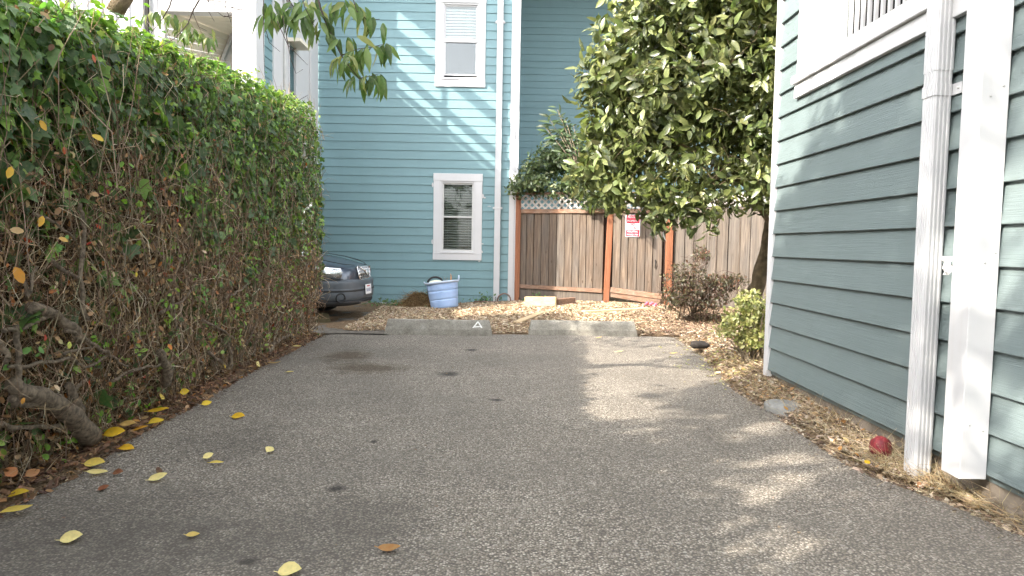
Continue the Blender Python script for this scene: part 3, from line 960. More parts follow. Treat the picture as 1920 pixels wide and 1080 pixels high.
# window with stepped casing, wide jamb and a row of white bars
wm = MB()
HW.box(wm, 5.74, 5.845, 2.70, 4.42, .004, .052); HW.box(wm, 3.56, 5.845, 4.32, 4.43, .004, .050)
HW.box(wm, 3.50, 3.60, 2.70, 4.42, .004, .052)
nw = wm.build("window", M_WHITE, near, bevel=.004)
HW.bobj("sill", 3.50, 5.87, 2.555, 2.665, .004, .056, M_WHITE, nw, .004)
HW.bobj("sill", 3.50, 5.88, 2.668, 2.735, .004, .082, M_WHITE, nw, .006)
HW.bobj("casing_step", 5.66, 5.738, 2.74, 4.30, -.05, .030, M_WHITE, nw, .004)
HW.bobj("jamb_panel", 5.30, 5.658, 2.74, 4.30, -.11, -.03, M_WHITE, nw, .003)
HW.bobj("bottom_rail", 3.62, 5.298, 2.742, 2.83, -.10, -.012, M_WHITE, nw, .004)
HW.bobj("track", 3.62, 5.298, 2.833, 2.855, -.10, -.035, M_VINYL, nw)
y = 3.66
while y < 5.28:
    HW.bobj("bar", y, y + .022, 2.857, 4.29, -.07, -.045, M_WHITE, nw, .003)
    y += .088
HW.bobj("pane", 3.62, 5.298, 2.858, 4.29, -.092, -.086, M_GLASS, nw)
HW.bobj("curtain", 3.62, 5.65, 2.75, 4.295, -.30, -.28, M_BLIND, nw)
# boxed white post against the wall
PB = at_x(1828, 884, 2.26)
pil = MB(); HW.box(pil, 3.365, 3.51, 0.175, 6.2, .03, .165)
pl = pil.build("pilaster", M_WHITE, near, bevel=.004)
for (zn, dn_) in ((.42, .06), (.45, .13), (1.25, .10), (1.30, .05), (2.05, .12), (2.1, .06)):
    MB().lathe((X_NEAR - dn_, 3.3635, zn), [(.006, 0.0), (.005, .002), (.002, .003)], 8, Matrix.Rotation(R(90), 3, 'X')).build("nail_head", M_VINYL, pl)
# near downspout, folded aluminium with ribs
dm = MB()
prof = []
def dprof():
    """outline of the ribbed pipe in (along wall, out of wall)"""
    a0, a1, d0, d1 = 3.80, 3.905, .035, .125
    pts = [(a0, d0), (a0, d1)]
    for k in range(5):
        a = a0 + (a1 - a0) * (k + .5) / 5
        pts += [(a - .009, d1), (a - .006, d1 + .005), (a + .006, d1 + .005), (a + .009, d1)]
    pts += [(a1, d1), (a1, d0)]
    side = []
    return pts
pts = dprof()
# ribs on the face turned to the driveway entrance too
ex = [(3.80, .035)]
for k in range(4):
    d = .035 + .09 * (k + .5) / 4
    ex += [(3.80, d - .007), (3.796, d - .004), (3.796, d + .004), (3.80, d + .007)]
pts = ex + pts[1:]
def pipe(z0, z1, grow=0.0):
    m = MB(); n_ = len(pts)
    ca = 3.8525; cd = .08
    vs = []
    for z in (z0, z1):
        for (a, d) in pts: vs.append(HW.p(ca + (a - ca) * (1 + grow), z, cd + (d - cd) * (1 + grow)))
    fs = [(i, (i + 1) % n_, n_ + (i + 1) % n_, n_ + i) for i in range(n_)]
    fs += [tuple(range(n_)), tuple(range(2 * n_ - 1, n_ - 1, -1))]
    return m.add(vs, fs)
nd = pipe(0.02, 2.30).build("downspout", M_WHITE2, near)
pipe(2.28, 6.2, .05).build("pipe_section", M_WHITE2, nd)
zs = 2.145
m = pipe(zs, zs + .062, .085)
HW.box(m, 3.72, 3.80, zs, zs + .06, .028, .034); HW.box(m, 3.905, 3.98, zs, zs + .06, .028, .034)
m.build("strap", M_WHITE2, nd)
for a in (3.745, 3.96):
    MB().lathe(HW.p(a, zs + .03, .034), [(.006, 0), (.006, .004), (.003, .006)], 8, Matrix.Rotation(R(-90), 3, 'Y')).build("screw", M_VINYL, nd)

# unseen house added beyond the hedge to close off the low sky
nb_h = thing("sky_block_house", (-11, 0, 0), "unseen house added left of the view to block low sky", "house")
M_STUC = plain("grey stucco", (0.34, 0.33, 0.31), 0.9, 0.1, 3, 0.3)
box_obj("wall", (-17, -14, -.05), (-10.2, 9.0, 7.2), M_STUC, nb_h)
MB().add([(-17.4, -14.4, 7.201), (-9.9, -14.4, 7.201), (-9.9, 9.4, 7.201), (-17.4, 9.4, 7.201), (-13.6, -14.4, 8.8), (-13.6, 9.4, 8.8)], [(0, 1, 4), (2, 3, 5), (1, 2, 5, 4), (3, 0, 4, 5), (0, 3, 2, 1)]).build("roof", M_DARK, nb_h)
for y_ in (-9, -5, -1, 3, 7):
    wn_ = box_obj("window", (-10.198, y_ - .6, 1.0), (-10.15, y_ + .6, 2.4), M_WHITE, nb_h)
    box_obj("pane", (-10.148, y_ - .5, 1.1), (-10.14, y_ + .5, 2.3), M_GLASS, wn_)
# ================================================================== fence, gate, sign
def fence_run(root, P0, P1, zb, zt, bw, mat, gap=.006, th=.022, nrm=None, jitter=.006):
    """upright boards from P0 to P1, each its own piece"""
    P0 = Vector((*P0, 0)); P1 = Vector((*P1, 0))
    d = (P1 - P0); L = d.length; d.normalize()
    n = Vector((d.y, -d.x, 0))
    if n.y > 0: n = -n
    a = 0.0
    while a < L - .03:
        w = min(bw * random.uniform(.86, 1.12), L - a)
        if L - a - w < .06: w = L - a
        t0, t1 = random.uniform(-jitter, jitter), random.uniform(-jitter, jitter)
        off = random.uniform(0, .018)
        f = lambda s, z, o: P0 + d * s + n * o + Vector((0, 0, z))
        zl = (zb if not callable(zb) else zb(a / L)) + random.uniform(-.006, .006); zh = zt if not callable(zt) else zt(a / L)
        vs = [f(a + gap / 2, zl, off), f(a + w - gap / 2, zl, off), f(a + w - gap / 2 + t1, zh, off), f(a + gap / 2 + t0, zh, off)]
        vs += [v + n * th for v in vs]
        MB().add(vs, [(0, 1, 2, 3), (7, 6, 5, 4), (0, 4, 5, 1), (1, 5, 6, 2), (2, 6, 7, 3), (3, 7, 4, 0)]).build("board", mat, root, bevel=.002)
        a += w
    return n
M_BACKB = wood_mat('dark gap backing', (0.035, 0.02, 0.014), 'Z', (0.03, 0.022, 0.018), 0.5, (0.05, 0.03, 0.022))  # near-black sheet added behind the boards so their gaps read dark
F0 = (0.22, 14.05); F1 = (1.86, 13.55); G0 = (1.98, 13.50); G1 = (2.93, 13.20); H0 = (3.12, 13.10); H1 = (5.6, 12.3)
fence = thing("wooden_fence", (1.0, 13.8, .15), "weathered board fence with lattice top beside the blue house corner", "fence")
fn = fence_run(fence, F0, F1, .44, 1.97, .150, M_FENCE, .011)
fence_run(fence, (F0[0], F0[1] + .05), (F1[0] + .1, F1[1] + .02), .44, 1.96, .4, M_BACKB, .0)
def rail(root, name, P, Q, z0, z1, w, h, mat, out=.0, bevel=.004):
    p = Vector((*P, z0)) + fn * out; q = Vector((*Q, z1)) + fn * out
    return MB().beam(p, q, w, h).build(name, mat, root, bevel=bevel)
rail(fence, "rail", F0, F1, 1.975, 1.985, .06, .085, M_RAIL, .035)
rail(fence, "rail", F0, F1, .47, .43, .05, .075, M_RAIL, .045)
rail(fence, "top_rail", F0, F1, 2.325, 2.335, .075, .045, M_RAIL, .03)
rail(fence, "kick_board", F0, F1, .29, .25, .025, .27, M_FENCE2, .022)
# lattice: each slat a piece, two crossing layers clipped to the panel
def lattice(root, P0, P1, z0, z1, pitch=.135, w=.036):
    P0v = Vector((*P0, 0)); d = Vector((*P1, 0)) - P0v; L = d.length; d.normalize(); H = z1 - z0
    for sgn, o in ((1, .030), (-1, .042)):
        a = -H
        while a < L + H:
            s0, s1 = (a, a + H) if sgn > 0 else (a + H, a)
            # clip to 0..L
            def pt(s, z): return P0v + d * s + fn * o + Vector((0, 0, z))
            ta, tb = 0.0, 1.0
            for lim, ge in ((0.0, True), (L, False)):
                ds_ = s1 - s0
                tt = (lim - s0) / ds_
                if (ds_ > 0) == ge: ta = max(ta, tt)
                else: tb = min(tb, tt)
            if tb - ta > .06:
                p = pt(s0 + (s1 - s0) * ta, z0 + H * ta); q = pt(s0 + (s1 - s0) * tb, z0 + H * tb)
                MB().beam(p, q, .009, w, (0, 0, 1) if True else None).build("lattice_slat", M_LATT, root)
            a += pitch
lattice(fence, F0, F1, 2.022, 2.305)
def post(root, P, z0, z1, w, mat=M_REDW, lean=(0, 0)):
    m = MB()
    vs = []
    for z, lx in ((z0, 0), (z1, lean[0])):
        for a, b in ((-1, -1), (1, -1), (1, 1), (-1, 1)):
            vs.append((P[0] + a * w / 2 + lx, P[1] + b * w / 2, z))
    m.add(vs, [(0, 3, 2, 1), (4, 5, 6, 7), (0, 1, 5, 4), (1, 2, 6, 5), (2, 3, 7, 6), (3, 0, 4, 7)])
    return m.build("post", mat, root, bevel=.005)
post(fence, (F0[0] - .035, F0[1] - .03), .05, 2.35, .10)
post(fence, (1.92, 13.50), .10, 2.42, .105, lean=(.06, 0))

gate = thing("wooden_gate", (2.45, 13.35, .2), "sagging board gate with a red and white sign on it", "gate")
sag = lambda u: .50 - .10 * u
fence_run(gate, (G0[0] + .05, G0[1] - .03), G1, sag, 1.99, .165, M_FENCE, .012)
fence_run(gate, (G0[0] - .02, G0[1] + .04), (G1[0] + .08, G1[1] + .03), .42, 1.98, .4, M_BACKB, .0)
GF = Vector((*G0, 0)); GT = Vector((*G1, 0))
MB().beam(Vector((G0[0] + .02, G0[1] - .05, .46)), Vector((G1[0] + .02, G1[1] - .05, .36)), .05, .10).build("bottom_rail", M_RAIL, gate, bevel=.004)
MB().beam(Vector((G0[0] + .03, G0[1] - .03, .37)), Vector((G1[0] - .02, G1[1] - .03, .25)), .04, .10).build("kick_board", M_RAIL, gate, bevel=.004)
MB().beam(Vector((G0[0] + .03, G0[1] - .04, 1.985)), Vector((G1[0], G1[1] - .04, 1.985)), .05, .08).build("top_rail", M_RAIL, gate, bevel=.004)
fn_keep = fn
lattice(gate, G0, G1, 2.03, 2.30)
MB().beam(Vector((G0[0], G0[1] - .03, 2.325)), Vector((G1[0], G1[1] - .03, 2.325)), .06, .045).build("top_rail", M_RAIL, gate, bevel=.004)
MB().tube([(2.80, 13.19, .9), (2.80, 13.17, .98), (2.80, 13.19, 1.06)], .009, 8).build("handle", M_DARK, gate)

sidef = thing("board_fence", (4.2, 12.7, .15), "grey wide board fence behind the citrus trunk", "fence")
fence_run(sidef, H0, H1, .22, 2.06, .205, M_FENCE2, .009)
fence_run(sidef, (H0[0] - .12, H0[1] + .08), (H1[0], H1[1] + .05), .22, 2.05, .5, M_BACKB, .0)
d = (Vector((*H1, 0)) - Vector((*H0, 0))).normalized()
for k in range(7):                       # dark battens where the pairs of boards meet
    p = Vector((*H0, 0)) + d * (.36 + .41 * k)
    MB().beam(p + fn * .032 + Vector((0, 0, .22)), p + fn * .032 + Vector((0, 0, 2.05)), .02, .016, (1, 0, 0)).build("batten", M_DARK if False else M_FENCE, sidef)
MB().beam(Vector((*H0, 2.09)), Vector((*H1, 2.09)), .10, .05).build("cap_rail", M_LATT, sidef, bevel=.004)
MB().beam(Vector((*H0, 2.22)), Vector((*H1, 2.22)), .03, .20).build("top_board", M_LATT, sidef, bevel=.004)
post(sidef, (3.03, 13.08), .08, 1.95, .115)

# sign
M_RED = plain("sign red", (0.50, 0.018, 0.045), 0.45, 0.08, 10, 0.0)
M_SIGNW = plain("sign white", (0.82, 0.81, 0.80), 0.45, 0.04, 10, 0.0)
gd = (Vector((*G1, 0)) - Vector((*G0, 0))).normalized()
GW = Wall((G0[0], G0[1]), (gd.x, gd.y), (fn.x, fn.y))
sa = 0.43; sz = 1.70
sign = thing("warning_sign", GW.p(sa, sz - .22, .05), "small red and white warning sign fixed to the gate boards", "sign")
def rounded(wall, a0, a1, z0, z1, r, d0, d1):
    pts = []
    for (ca, cz, s) in ((a1 - r, z1 - r, 0), (a0 + r, z1 - r, 90), (a0 + r, z0 + r, 180), (a1 - r, z0 + r, 270)):
        for k in range(5):
            an = R(s + 22.5 * k); pts.append((ca + r * math.cos(an), cz + r * math.sin(an)))
    n_ = len(pts)
    vs = [wall.p(a, z, d0) for a, z in pts] + [wall.p(a, z, d1) for a, z in pts]
    return MB().add(vs, [tuple(range(n_ - 1, -1, -1)), tuple(range(n_, 2 * n_))] + [(i, (i + 1) % n_, n_ + (i + 1) % n_, n_ + i) for i in range(n_)])
sw, sh = .140, .210
rounded(GW, sa - sw, sa + sw, sz - sh, sz + sh, .025, .046, .050).build("panel", M_SIGNW, sign)
b1 = GW.bobj("red_band", sa - sw + .012, sa + sw - .012, sz + .050, sz + sh - .008, .0505, .052, M_RED, sign)
b2 = GW.bobj("red_band", sa - sw + .012, sa + sw - .012, sz - sh + .008, sz - .078, .0505, .052, M_RED, sign)
put_text("PRIVATE", .062, "lettering", GW, sa, sz + .162, .0535, M_SIGNW, sign, 0, .85)
put_text("PROPERTY", .056, "lettering", GW, sa, sz + .092, .0535, M_SIGNW, sign, 0, .82)
put_text("NO", .055, "lettering", GW, sa, sz + .025, .052, M_RED, sign, .001, .9)
put_text("TRESPASSING", .040, "lettering", GW, sa, sz - .045, .052, M_RED, sign, .0008, .88)
put_text("VIOLATORS", .046, "lettering", GW, sa, sz - .112, .0535, M_SIGNW, sign, 0, .85)
put_text("PROSECUTED", .042, "lettering", GW, sa, sz - .168, .0535, M_SIGNW, sign, 0, .82)
for dz in (-.19, .19):
    MB().lathe(GW.p(sa, sz + dz, .0525), [(.006, 0), (.005, .003), (.002, .004)], 8, Matrix.Rotation(R(90), 3, 'X')).build("screw", M_VINYL, sign)

# ================================================================== wheel stops
t = NT("wheel stop concrete")
n = t.noise(t.world(), 7, 6, .7); n2 = t.noise(t.world(), 90, 4, .65); v = t.voronoi(t.world(), 60)
c = t.ramp(n, [(.3, (.20, .185, .155)), (.5, (.29, .27, .23)), (.72, (.40, .38, .33))])
c = t.mix(t.ramp(n2, [(.35, .55), (.55, 0.0)]), c, (.09, .08, .065))
c = t.mix(t.ramp(v, [(.06, .6), (.16, 0.0)]), c, (.05, .045, .04))
M_STOP = t.fin(c, .92, t.bump(t.math('SUBTRACT', n2, t.math('MULTIPLY', t.math('LESS_THAN', v, .12), .5)), .7, .01), .15)
def wheel_stop(x0, x1, y0, h, label, rz=0.0, org=None, z=0.0, wb=.21, mat=None):
    """tapered kerb: sloped ends, chamfered shoulders, worn arris"""
    L = x1 - x0
    n_ = 26
    prof = [(0.0, 0.0), (0.012, h * .38), (0.045, h * .80), (0.062, h * .97), (0.078, h), (wb - .078, h), (wb - .062, h * .97), (wb - .02, h * .4), (wb, 0.0)]
    rows = []
    for k in range(n_ + 1):
        u = k / n_
        e = min(u, 1 - u) * L
        x = x0 + L * u
        row = []
        for (yy, zz) in prof:
            sh_ = .045 * (zz / h) * (1 - min(1, e / .05))
            xx = x + (sh_ if u < .5 else -sh_)
            k_ = 1.0
            jx = .004 * fbm(x * 6, yy * 9, zz * 9 + x0, 2.0)
            row.append((xx, y0 + yy + jx, zz * k_ + jx * .8 - (.012 if zz == 0 else 0)))
        rows.append(row)
    m = len(prof)
    vs = [p for r_ in rows for p in r_]
    fs = [(k * m + i, k * m + i + 1, (k + 1) * m + i + 1, (k + 1) * m + i) for k in range(n_) for i in range(m - 1)]
    fs += [tuple(range(m)), tuple(n_ * m + i for i in range(m - 1, -1, -1))]
    root = thing("wheel_stop", ((x0 + x1) / 2, y0, 0) if org is None else org, label, "wheel stop", "concrete wheel stops at the parking bays")
    if org is not None:
        M = Matrix.Translation(Vector(org)) @ Matrix.Rotation(rz, 4, 'Z') @ Matrix.Translation((-(x0 + x1) / 2, -y0 - wb / 2, 0))
        vs = [tuple(M @ Vector(p)) for p in vs]
    MB().add(vs, fs).build("body", mat or M_STOP, root, bevel=.006)
    return root
pA = on_ground(718, 628); pB = on_ground(923, 629); pC = on_ground(990, 628); pD = on_ground(1196, 631)
SY = (pA.y + pB.y) / 2
stA = wheel_stop(pA.x, pB.x, SY, .212, "grey concrete wheel stop with a white painted letter A")
stB = wheel_stop(pC.x, pD.x, (pC.y + pD.y) / 2, .205, "plain grey concrete wheel stop in front of the gate")
stC = wheel_stop(0, 1.7, 0, .15, "tilted wheel stop darkened for shade under the nose of the parked car", R(18), (-3.62, 10.75, .02), 0, .21, plain('shade-dark concrete', (.085, .07, .035), .95, .4, 12, .6))  # darker colour stands in for the shade under the car
M_APAINT = plain("white road paint", (.78, .77, .74), .7, .12, 40, .3)
# painted letter A: brush strokes lying on the sloped face
def on_stop(px, py):
    d = ray(px, py)
    # front face rises from (SY+.012, .08) to (SY+.045,.17)
    p0 = Vector((0, SY + .003, .0)); slope = (.045 - .0) / (.212 * .80)
    nrm = Vector((0, -1, slope)).normalized()
    t_ = (p0 - Vector((0, 0, CAM_H))).dot(nrm) / d.dot(nrm)
    return Vector((0, 0, CAM_H)) + d * t_ + nrm * .009, nrm
def stroke(pts, w):
    mb = MB()
    P = []
    for i, (px, py) in enumerate(pts):
        p, nn = on_stop(px, py); P.append(p)
    vs = []; fs = []
    for i, p in enumerate(P):
        dd = (P[min(i + 1, len(P) - 1)] - P[max(i - 1, 0)]).normalized()
        s_ = dd.cross(nn).normalized() * w * random.uniform(.75, 1.15) / 2
        vs += [p - s_, p + s_, p - s_ - nn * .003, p + s_ - nn * .003]
    for i in range(len(P) - 1):
        a = i * 4; b = a + 4
        fs += [(a, a + 1, b + 1, b), (a, b, b + 2, a + 2), (a + 1, a + 3, b + 3, b + 1)]
    return vs, fs
lm = MB()
for pts, w in (([(881, 621), (886, 616), (891, 610), (896, 603.5)], .020), ([(896, 603), (900, 609), (904, 616), (906.5, 621.5)], .020), ([(888, 613.5), (894, 612.8), (901, 612.6)], .015), ([(879, 621), (883, 620.5)], .016)):
    vs, fs = stroke(pts, w); lm.add(vs, fs)
lm.build("painted_letter", M_APAINT, stA)

# ================================================================== car (front at local x = 0, pointing +X)
def car():
    ox, oy, oz = -2.42, 11.62, 0.085
    rz = R(-5.5)
    Mc = Matrix.Translation((ox, oy, oz)) @ Matrix.Rotation(rz, 4, 'Z')
    root = thing("parked_car", (ox - 2.2, oy, oz), "dark slate blue station wagon nosing out from behind the hedge", "car")
    t = NT("slate car paint")
    fl = t.noise(t.obj(), 900, 2, .5)
    c = t.ramp(fl, [(.4, (.034, .048, .072)), (.7, (.056, .074, .104))])
    t.bsdf.inputs["Coat Weight"].default_value = .8; t.bsdf.inputs["Coat Roughness"].default_value = .06
    PAINT = t.fin(c, .38, None, .5, .35)
    CLAD = plain("grey bumper cladding", (.085, .096, .108), .45, .1, 6, .05)
    DARKP = plain("black plastic", (.018, .018, .019), .55, .1, 6, .05)
    CHROME = plain("chrome", (.75, .75, .75), .15, .03, 6, 0, .5, 1.0)
    LENS = glass_mat("headlight lens", .12, (.92, .94, .95))
    SILV = plain("lamp reflector", (.80, .80, .80), .22, .03, 6, 0, .5, .9)
    AMBER = plain("amber lamp", (.6, .22, .05), .3, .05, 6, 0)
    TYRE = plain("tyre rubber", (.02, .02, .02), .85, .15, 20, .2)
    GLS = glass_mat("car glass", .25, (.25, .3, .3))
    SKID = plain("skid plate", (.62, .60, .55), .4, .06, 6, .05)
    PLATE = plain("licence plate white", (.78, .76, .75), .4, .04, 6, 0)
    def tr(vs): return [tuple(Mc @ Vector(p)) for p in vs]
    # body shell: stations back from the nose; (x, half width, z bottom, z bumper shoulder, z fender edge, z hood centre)
    st = [(0.00, .40, .36, .50, .66, .80), (-.05, .58, .30, .50, .70, .845), (-.14, .72, .25, .52, .74, .875), (-.28, .82, .23, .54, .775, .91), (-.5, .885, .22, .56, .82, .965),
          (-.8, .915, .22, .58, .88, 1.02), (-1.15, .925, .22, .6, .93, 1.05), (-1.4, .93, .22, .6, .95, 1.06)]
    prof = []
    vs = []; n_ = 0
    for (x, w, zb, zs, zf, zh) in st:
        half = [(0.0, zb), (w * .86, zb), (w * .985, zb + .07), (w, zs - .06), (w * .995, zs + .02), (w * .985, zf - .05), (w * .94, zf), (w * .80, zf + (zh - zf) * .62), (w * .45, zh - .012), (0.0, zh)]
        ring = [(x, -y, z) for y, z in half] + [(x, y, z) for y, z in half[-2:0:-1]]
        n_ = len(ring)
        vs += ring
    fs = []
    for k in range(len(st) - 1):
        for i in range(n_):
            j = (i + 1) % n_
            fs.append((k * n_ + i, k * n_ + j, (k + 1) * n_ + j, (k + 1) * n_ + i))
    fs.append(tuple(range(n_))); fs.append(tuple((len(st) - 1) * n_ + i for i in range(n_ - 1, -1, -1)))
    MB().add(tr(vs), fs, True).build("body", PAINT, root, sub=2)
    # rear body and greenhouse (hidden by the hedge from here)
    vs = []; fs = []
    sr = [(-1.38, .93, .22, .95), (-2.2, .93, .22, .97), (-3.4, .93, .22, .99), (-4.3, .91, .24, 1.0), (-4.62, .84, .32, .99)]
    for (x, w, zb, zt) in sr:
        vs += [(x, -w * .9, zb), (x, -w, zb + .12), (x, -w, zt - .2), (x, -w * .94, zt), (x, w * .94, zt), (x, w, zt - .2), (x, w, zb + .12), (x, w * .9, zb)]
    for k in range(len(sr) - 1):
        for i in range(8):
            j = (i + 1) % 8
            fs.append((k * 8 + i, k * 8 + j, k * 8 + 8 + j, k * 8 + 8 + i))
    fs.append(tuple(range(8))); fs.append(tuple(len(sr) * 8 - 1 - i for i in range(8)))
    MB().add(tr(vs), fs, True).build("rear_body", PAINT, root)
    cab = [(-1.25, .78, 1.03), (-2.05, .62, 1.47), (-4.1, .62, 1.47), (-4.55, .76, 1.0)]
    vs = []
    for (x, w, z) in cab: vs += [(x, -w, z), (x, w, z)]
    base = [(-2.05, .84, .98), (-4.1, .84, 1.0)]
    for (x, w, z) in base: vs += [(x, -w, z), (x, w, z)]
    MB().add(tr(vs), [(0, 1, 3, 2), (4, 5, 7, 6), (0, 2, 8), (1, 9, 3), (2, 4, 10, 8), (3, 9, 11, 5), (4, 6, 10), (5, 11, 7)]).build("side_glass", GLS, root)
    MB().add(tr([(-2.0, -.63, 1.475), (-2.0, .63, 1.475), (-4.15, .63, 1.475), (-4.15, -.63, 1.475), (-2.05, -.6, 1.53), (-2.05, .6, 1.53), (-4.1, .6, 1.53), (-4.1, -.6, 1.53)]),
             [(0, 1, 2, 3), (4, 7, 6, 5), (0, 4, 5, 1), (1, 5, 6, 2), (2, 6, 7, 3), (3, 7, 4, 0)]).build("roof", PAINT, root, bevel=.02)
    # lower cladding: the bumper, a fatter shell round the nose
    pl = [(-1.3, .935), (-.8, .93), (-.5, .905), (-.27, .845), (-.12, .74), (-.03, .60), (.015, .42), (.03, .2), (.035, 0)]
    path = [(x, -w) for x, w in pl] + [(x, w) for x, w in pl[-2::-1]]
    def shell(z_prof, name, mat, path=path, par=root, smooth=True, sub=1):
        vs = []; fs = []; q = len(z_prof)
        for i, (x, y) in enumerate(path):
            for (z, o) in z_prof:
                dx, dy = x + 1.0, y
                l = math.hypot(dx * .9, dy) or 1
                vs.append((x + dx * .9 / l * o, y + dy / l * o, z))
        for i in range(len(path) - 1):
            for k in range(q - 1):
                fs.append((i * q + k, (i + 1) * q + k, (i + 1) * q + k + 1, i * q + k + 1))
        return MB().add(tr(vs), fs, smooth).build(name, mat, par, sub=sub)
    bp = shell([(.27, -.02), (.28, .012), (.34, .034), (.44, .034), (.47, .022), (.49, .024), (.56, .03), (.60, .022), (.615, -.02)], "bumper", CLAD)
    shell([(.20, -.06), (.20, -.005), (.255, .015), (.275, .012), (.29, -.03)], "lower_valance", DARKP)
    shell([(.425, .037), (.44, .042), (.455, .037)], "bumper_trim", DARKP, par=bp)
    # pale skid plate under the nose
    vs = []; fs = []
    q = 12
    for i in range(q + 1):
        y = -.62 + 1.24 * i / q
        f = 1 - (y / .62) ** 2
        vs += [(-.20 + .215 * f ** .6, y, .195 + .02 * (1 - f)), (-.12 + .18 * f ** .6, y, .235 + .03 * (1 - f)), (-.30 + .20 * f ** .6, y, .185)]
    for i in range(q):
        fs += [(i * 3, i * 3 + 1, i * 3 + 4, i * 3 + 3), (i * 3 + 2, i * 3, i * 3 + 3, i * 3 + 5)]
    MB().add(tr(vs), fs, True).build("skid_plate", SKID, root)
    # headlights, each a reflector bowl pair behind a lens
    for s in (-1, 1):
        hp = [(-.12, .745, .645, .80), (-.20, .80, .635, .805), (-.34, .868, .635, .82), (-.50, .905, .645, .825), (-.60, .917, .665, .815)]
        vs = []; fs = []
        for (x, y, z0, z1) in hp:
            zm = (z0 + z1) / 2
            vs += [(x + .012, s * (y - .012), z0), (x + .03, s * (y + .016), zm - .03), (x + .022, s * (y + .010), zm + .04), (x - .005, s * (y - .03), z1)]
        for k in range(len(hp) - 1):
            for i in range(3): fs.append((k * 4 + i, k * 4 + 4 + i, k * 4 + 5 + i, k * 4 + 1 + i))
        lens = MB().add(tr(vs), fs, True).build("headlight", LENS, root, sub=1)
        vs2 = [(x - .03, y * .965, z) for (x, y, z) in vs]
        MB().add(tr(vs2), fs, True).build("housing", SILV, lens)
        for (cx, cy, r_) in ((-.23, .80, .062), (-.40, .862, .062)):
            m = MB()
            an = math.atan2(s * .9, 1.0)
            Rm = Matrix.Rotation(rz, 3, 'Z') @ Matrix.Rotation(s * R(58), 3, 'Z') @ Matrix.Rotation(R(90), 3, 'Y')
            m.lathe(Mc @ Vector((cx, s * (cy - .03), .722)), [(.012, -.02), (r_ * .7, -.01), (r_, .018), (r_ * 1.05, .02)], 16, Rm)
            m.build("reflector", CHROME, lens)
        MB().box((0, 0, 0), (.05, .03, .08)).v
        a = MB(); a.add(tr([(-.545, s * .885, .675), (-.60, s * .90, .685), (-.60, s * .90, .79), (-.545, s * .885, .80), (-.545, s * .9, .675), (-.60, s * .914, .685), (-.60, s * .914, .79), (-.545, s * .9, .80)]),
                        [(0, 1, 2, 3), (7, 6, 5, 4), (0, 4, 5, 1), (1, 5, 6, 2), (2, 6, 7, 3), (3, 7, 4, 0)])
        a.build("indicator", AMBER, lens)
        # dark shut line under and round the lamp
        MB().tube(tr([(-.10, s * .735, .632), (-.20, s * .80, .622), (-.34, s * .872, .620), (-.50, s * .912, .630), (-.62, s * .925, .66)]), .009, 6).build("shut_line", DARKP, root)
        MB().tube(tr([(-.10, s * .71, .80), (-.2, s * .765, .822), (-.34, s * .838, .838), (-.50, s * .882, .842), (-.62, s * .90, .832)]), .006, 6).build("shut_line", DARKP, root)
        # fog lamp
        fo = MB(); Rm = Matrix.Rotation(rz, 3, 'Z') @ Matrix.Rotation(s * R(48), 3, 'Z') @ Matrix.Rotation(R(90), 3, 'Y')
        fo.lathe(Mc @ Vector((-.145, s * .745, .335)), [(.085, -.03), (.085, .036), (.062, .04), (.055, .0)], 16, Rm); fo.build("fog_lamp_surround", DARKP, bp)
        fo = MB(); fo.lathe(Mc @ Vector((-.15, s * .742, .335)), [(.052, .0), (.05, .018), (.02, .026)], 14, Rm, cap1=True); fo.build("fog_lamp", SILV, bp)
    # bonnet shut lines
    for s in (-1, 1):
        MB().tube(tr([(-.06, s * .30, .842), (-.16, s * .56, .862), (-.3, s * .70, .898), (-.6, s * .79, .965), (-1.0, s * .82, 1.02), (-1.35, s * .83, 1.045)]), .006, 6).build("shut_line", DARKP, root)
    # grille: chrome surround, bars, diagonal strap
    gx = .045
    gr = MB()
    ring = [(-.30, .82), (.30, .82), (.335, .80), (.30, .63), (.25, .605), (-.25, .605), (-.30, .63), (-.335, .80)]
    gp = [(gx - .30 * (abs(y) ** 2.2) - .10 * (z - .6), y, z) for y, z in ring]
    gr.tube(tr(gp + [gp[0]]), .014, 8, False)
    g = gr.build("grille", CHROME, root)
    back = MB(); back.add(tr([(p[0] - .03, p[1], p[2]) for p in gp]), [tuple(range(8))]); back.build("grille_back", DARKP, g)
    for zz in (.655, .705, .755):
        MB().tube(tr([(gx - .30 * (abs(y) ** 2.2) - .10 * (zz - .6) - .006, y, zz) for y in (-.30, -.15, 0, .15, .30)]), .007, 6).build("grille_bar", CHROME, g)
    for y in (-.24, -.16, -.08, 0, .08, .16, .24):
        MB().tube(tr([(gx - .30 * (abs(y) ** 2.2) - .10 * (z - .6) - .006, y, z) for z in (.61, .815)]), .007, 6).build("grille_bar", CHROME, g)
    MB().tube(tr([(gx - .02, -.27, .81), (gx + .015, 0, .715), (gx - .03, .27, .62)]), .012, 6).build("grille_strap", CHROME, g)
    dn = MB().lathe(Mc @ Vector((gx + .012, 0, .715)), [(.045, 0), (.045, .012), (.03, .016)], 16, Matrix.Rotation(rz, 3, 'Z') @ Matrix.Rotation(R(90), 3, 'Y'), cap1=True); dn.build("badge", CHROME, g)
    # licence plate with its faint print
    p = MB(); p.add(tr([(.085, -.155, .36), (.085, .155, .36), (.075, .155, .52), (.075, -.155, .52), (.092, -.155, .36), (.092, .155, .36), (.082, .155, .52), (.082, -.155, .52)]),
                    [(0, 3, 2, 1), (4, 5, 6, 7), (0, 1, 5, 4), (1, 2, 6, 5), (2, 3, 7, 6), (3, 0, 4, 7)])
    lp = p.build("licence_plate", PLATE, root, bevel=.004)
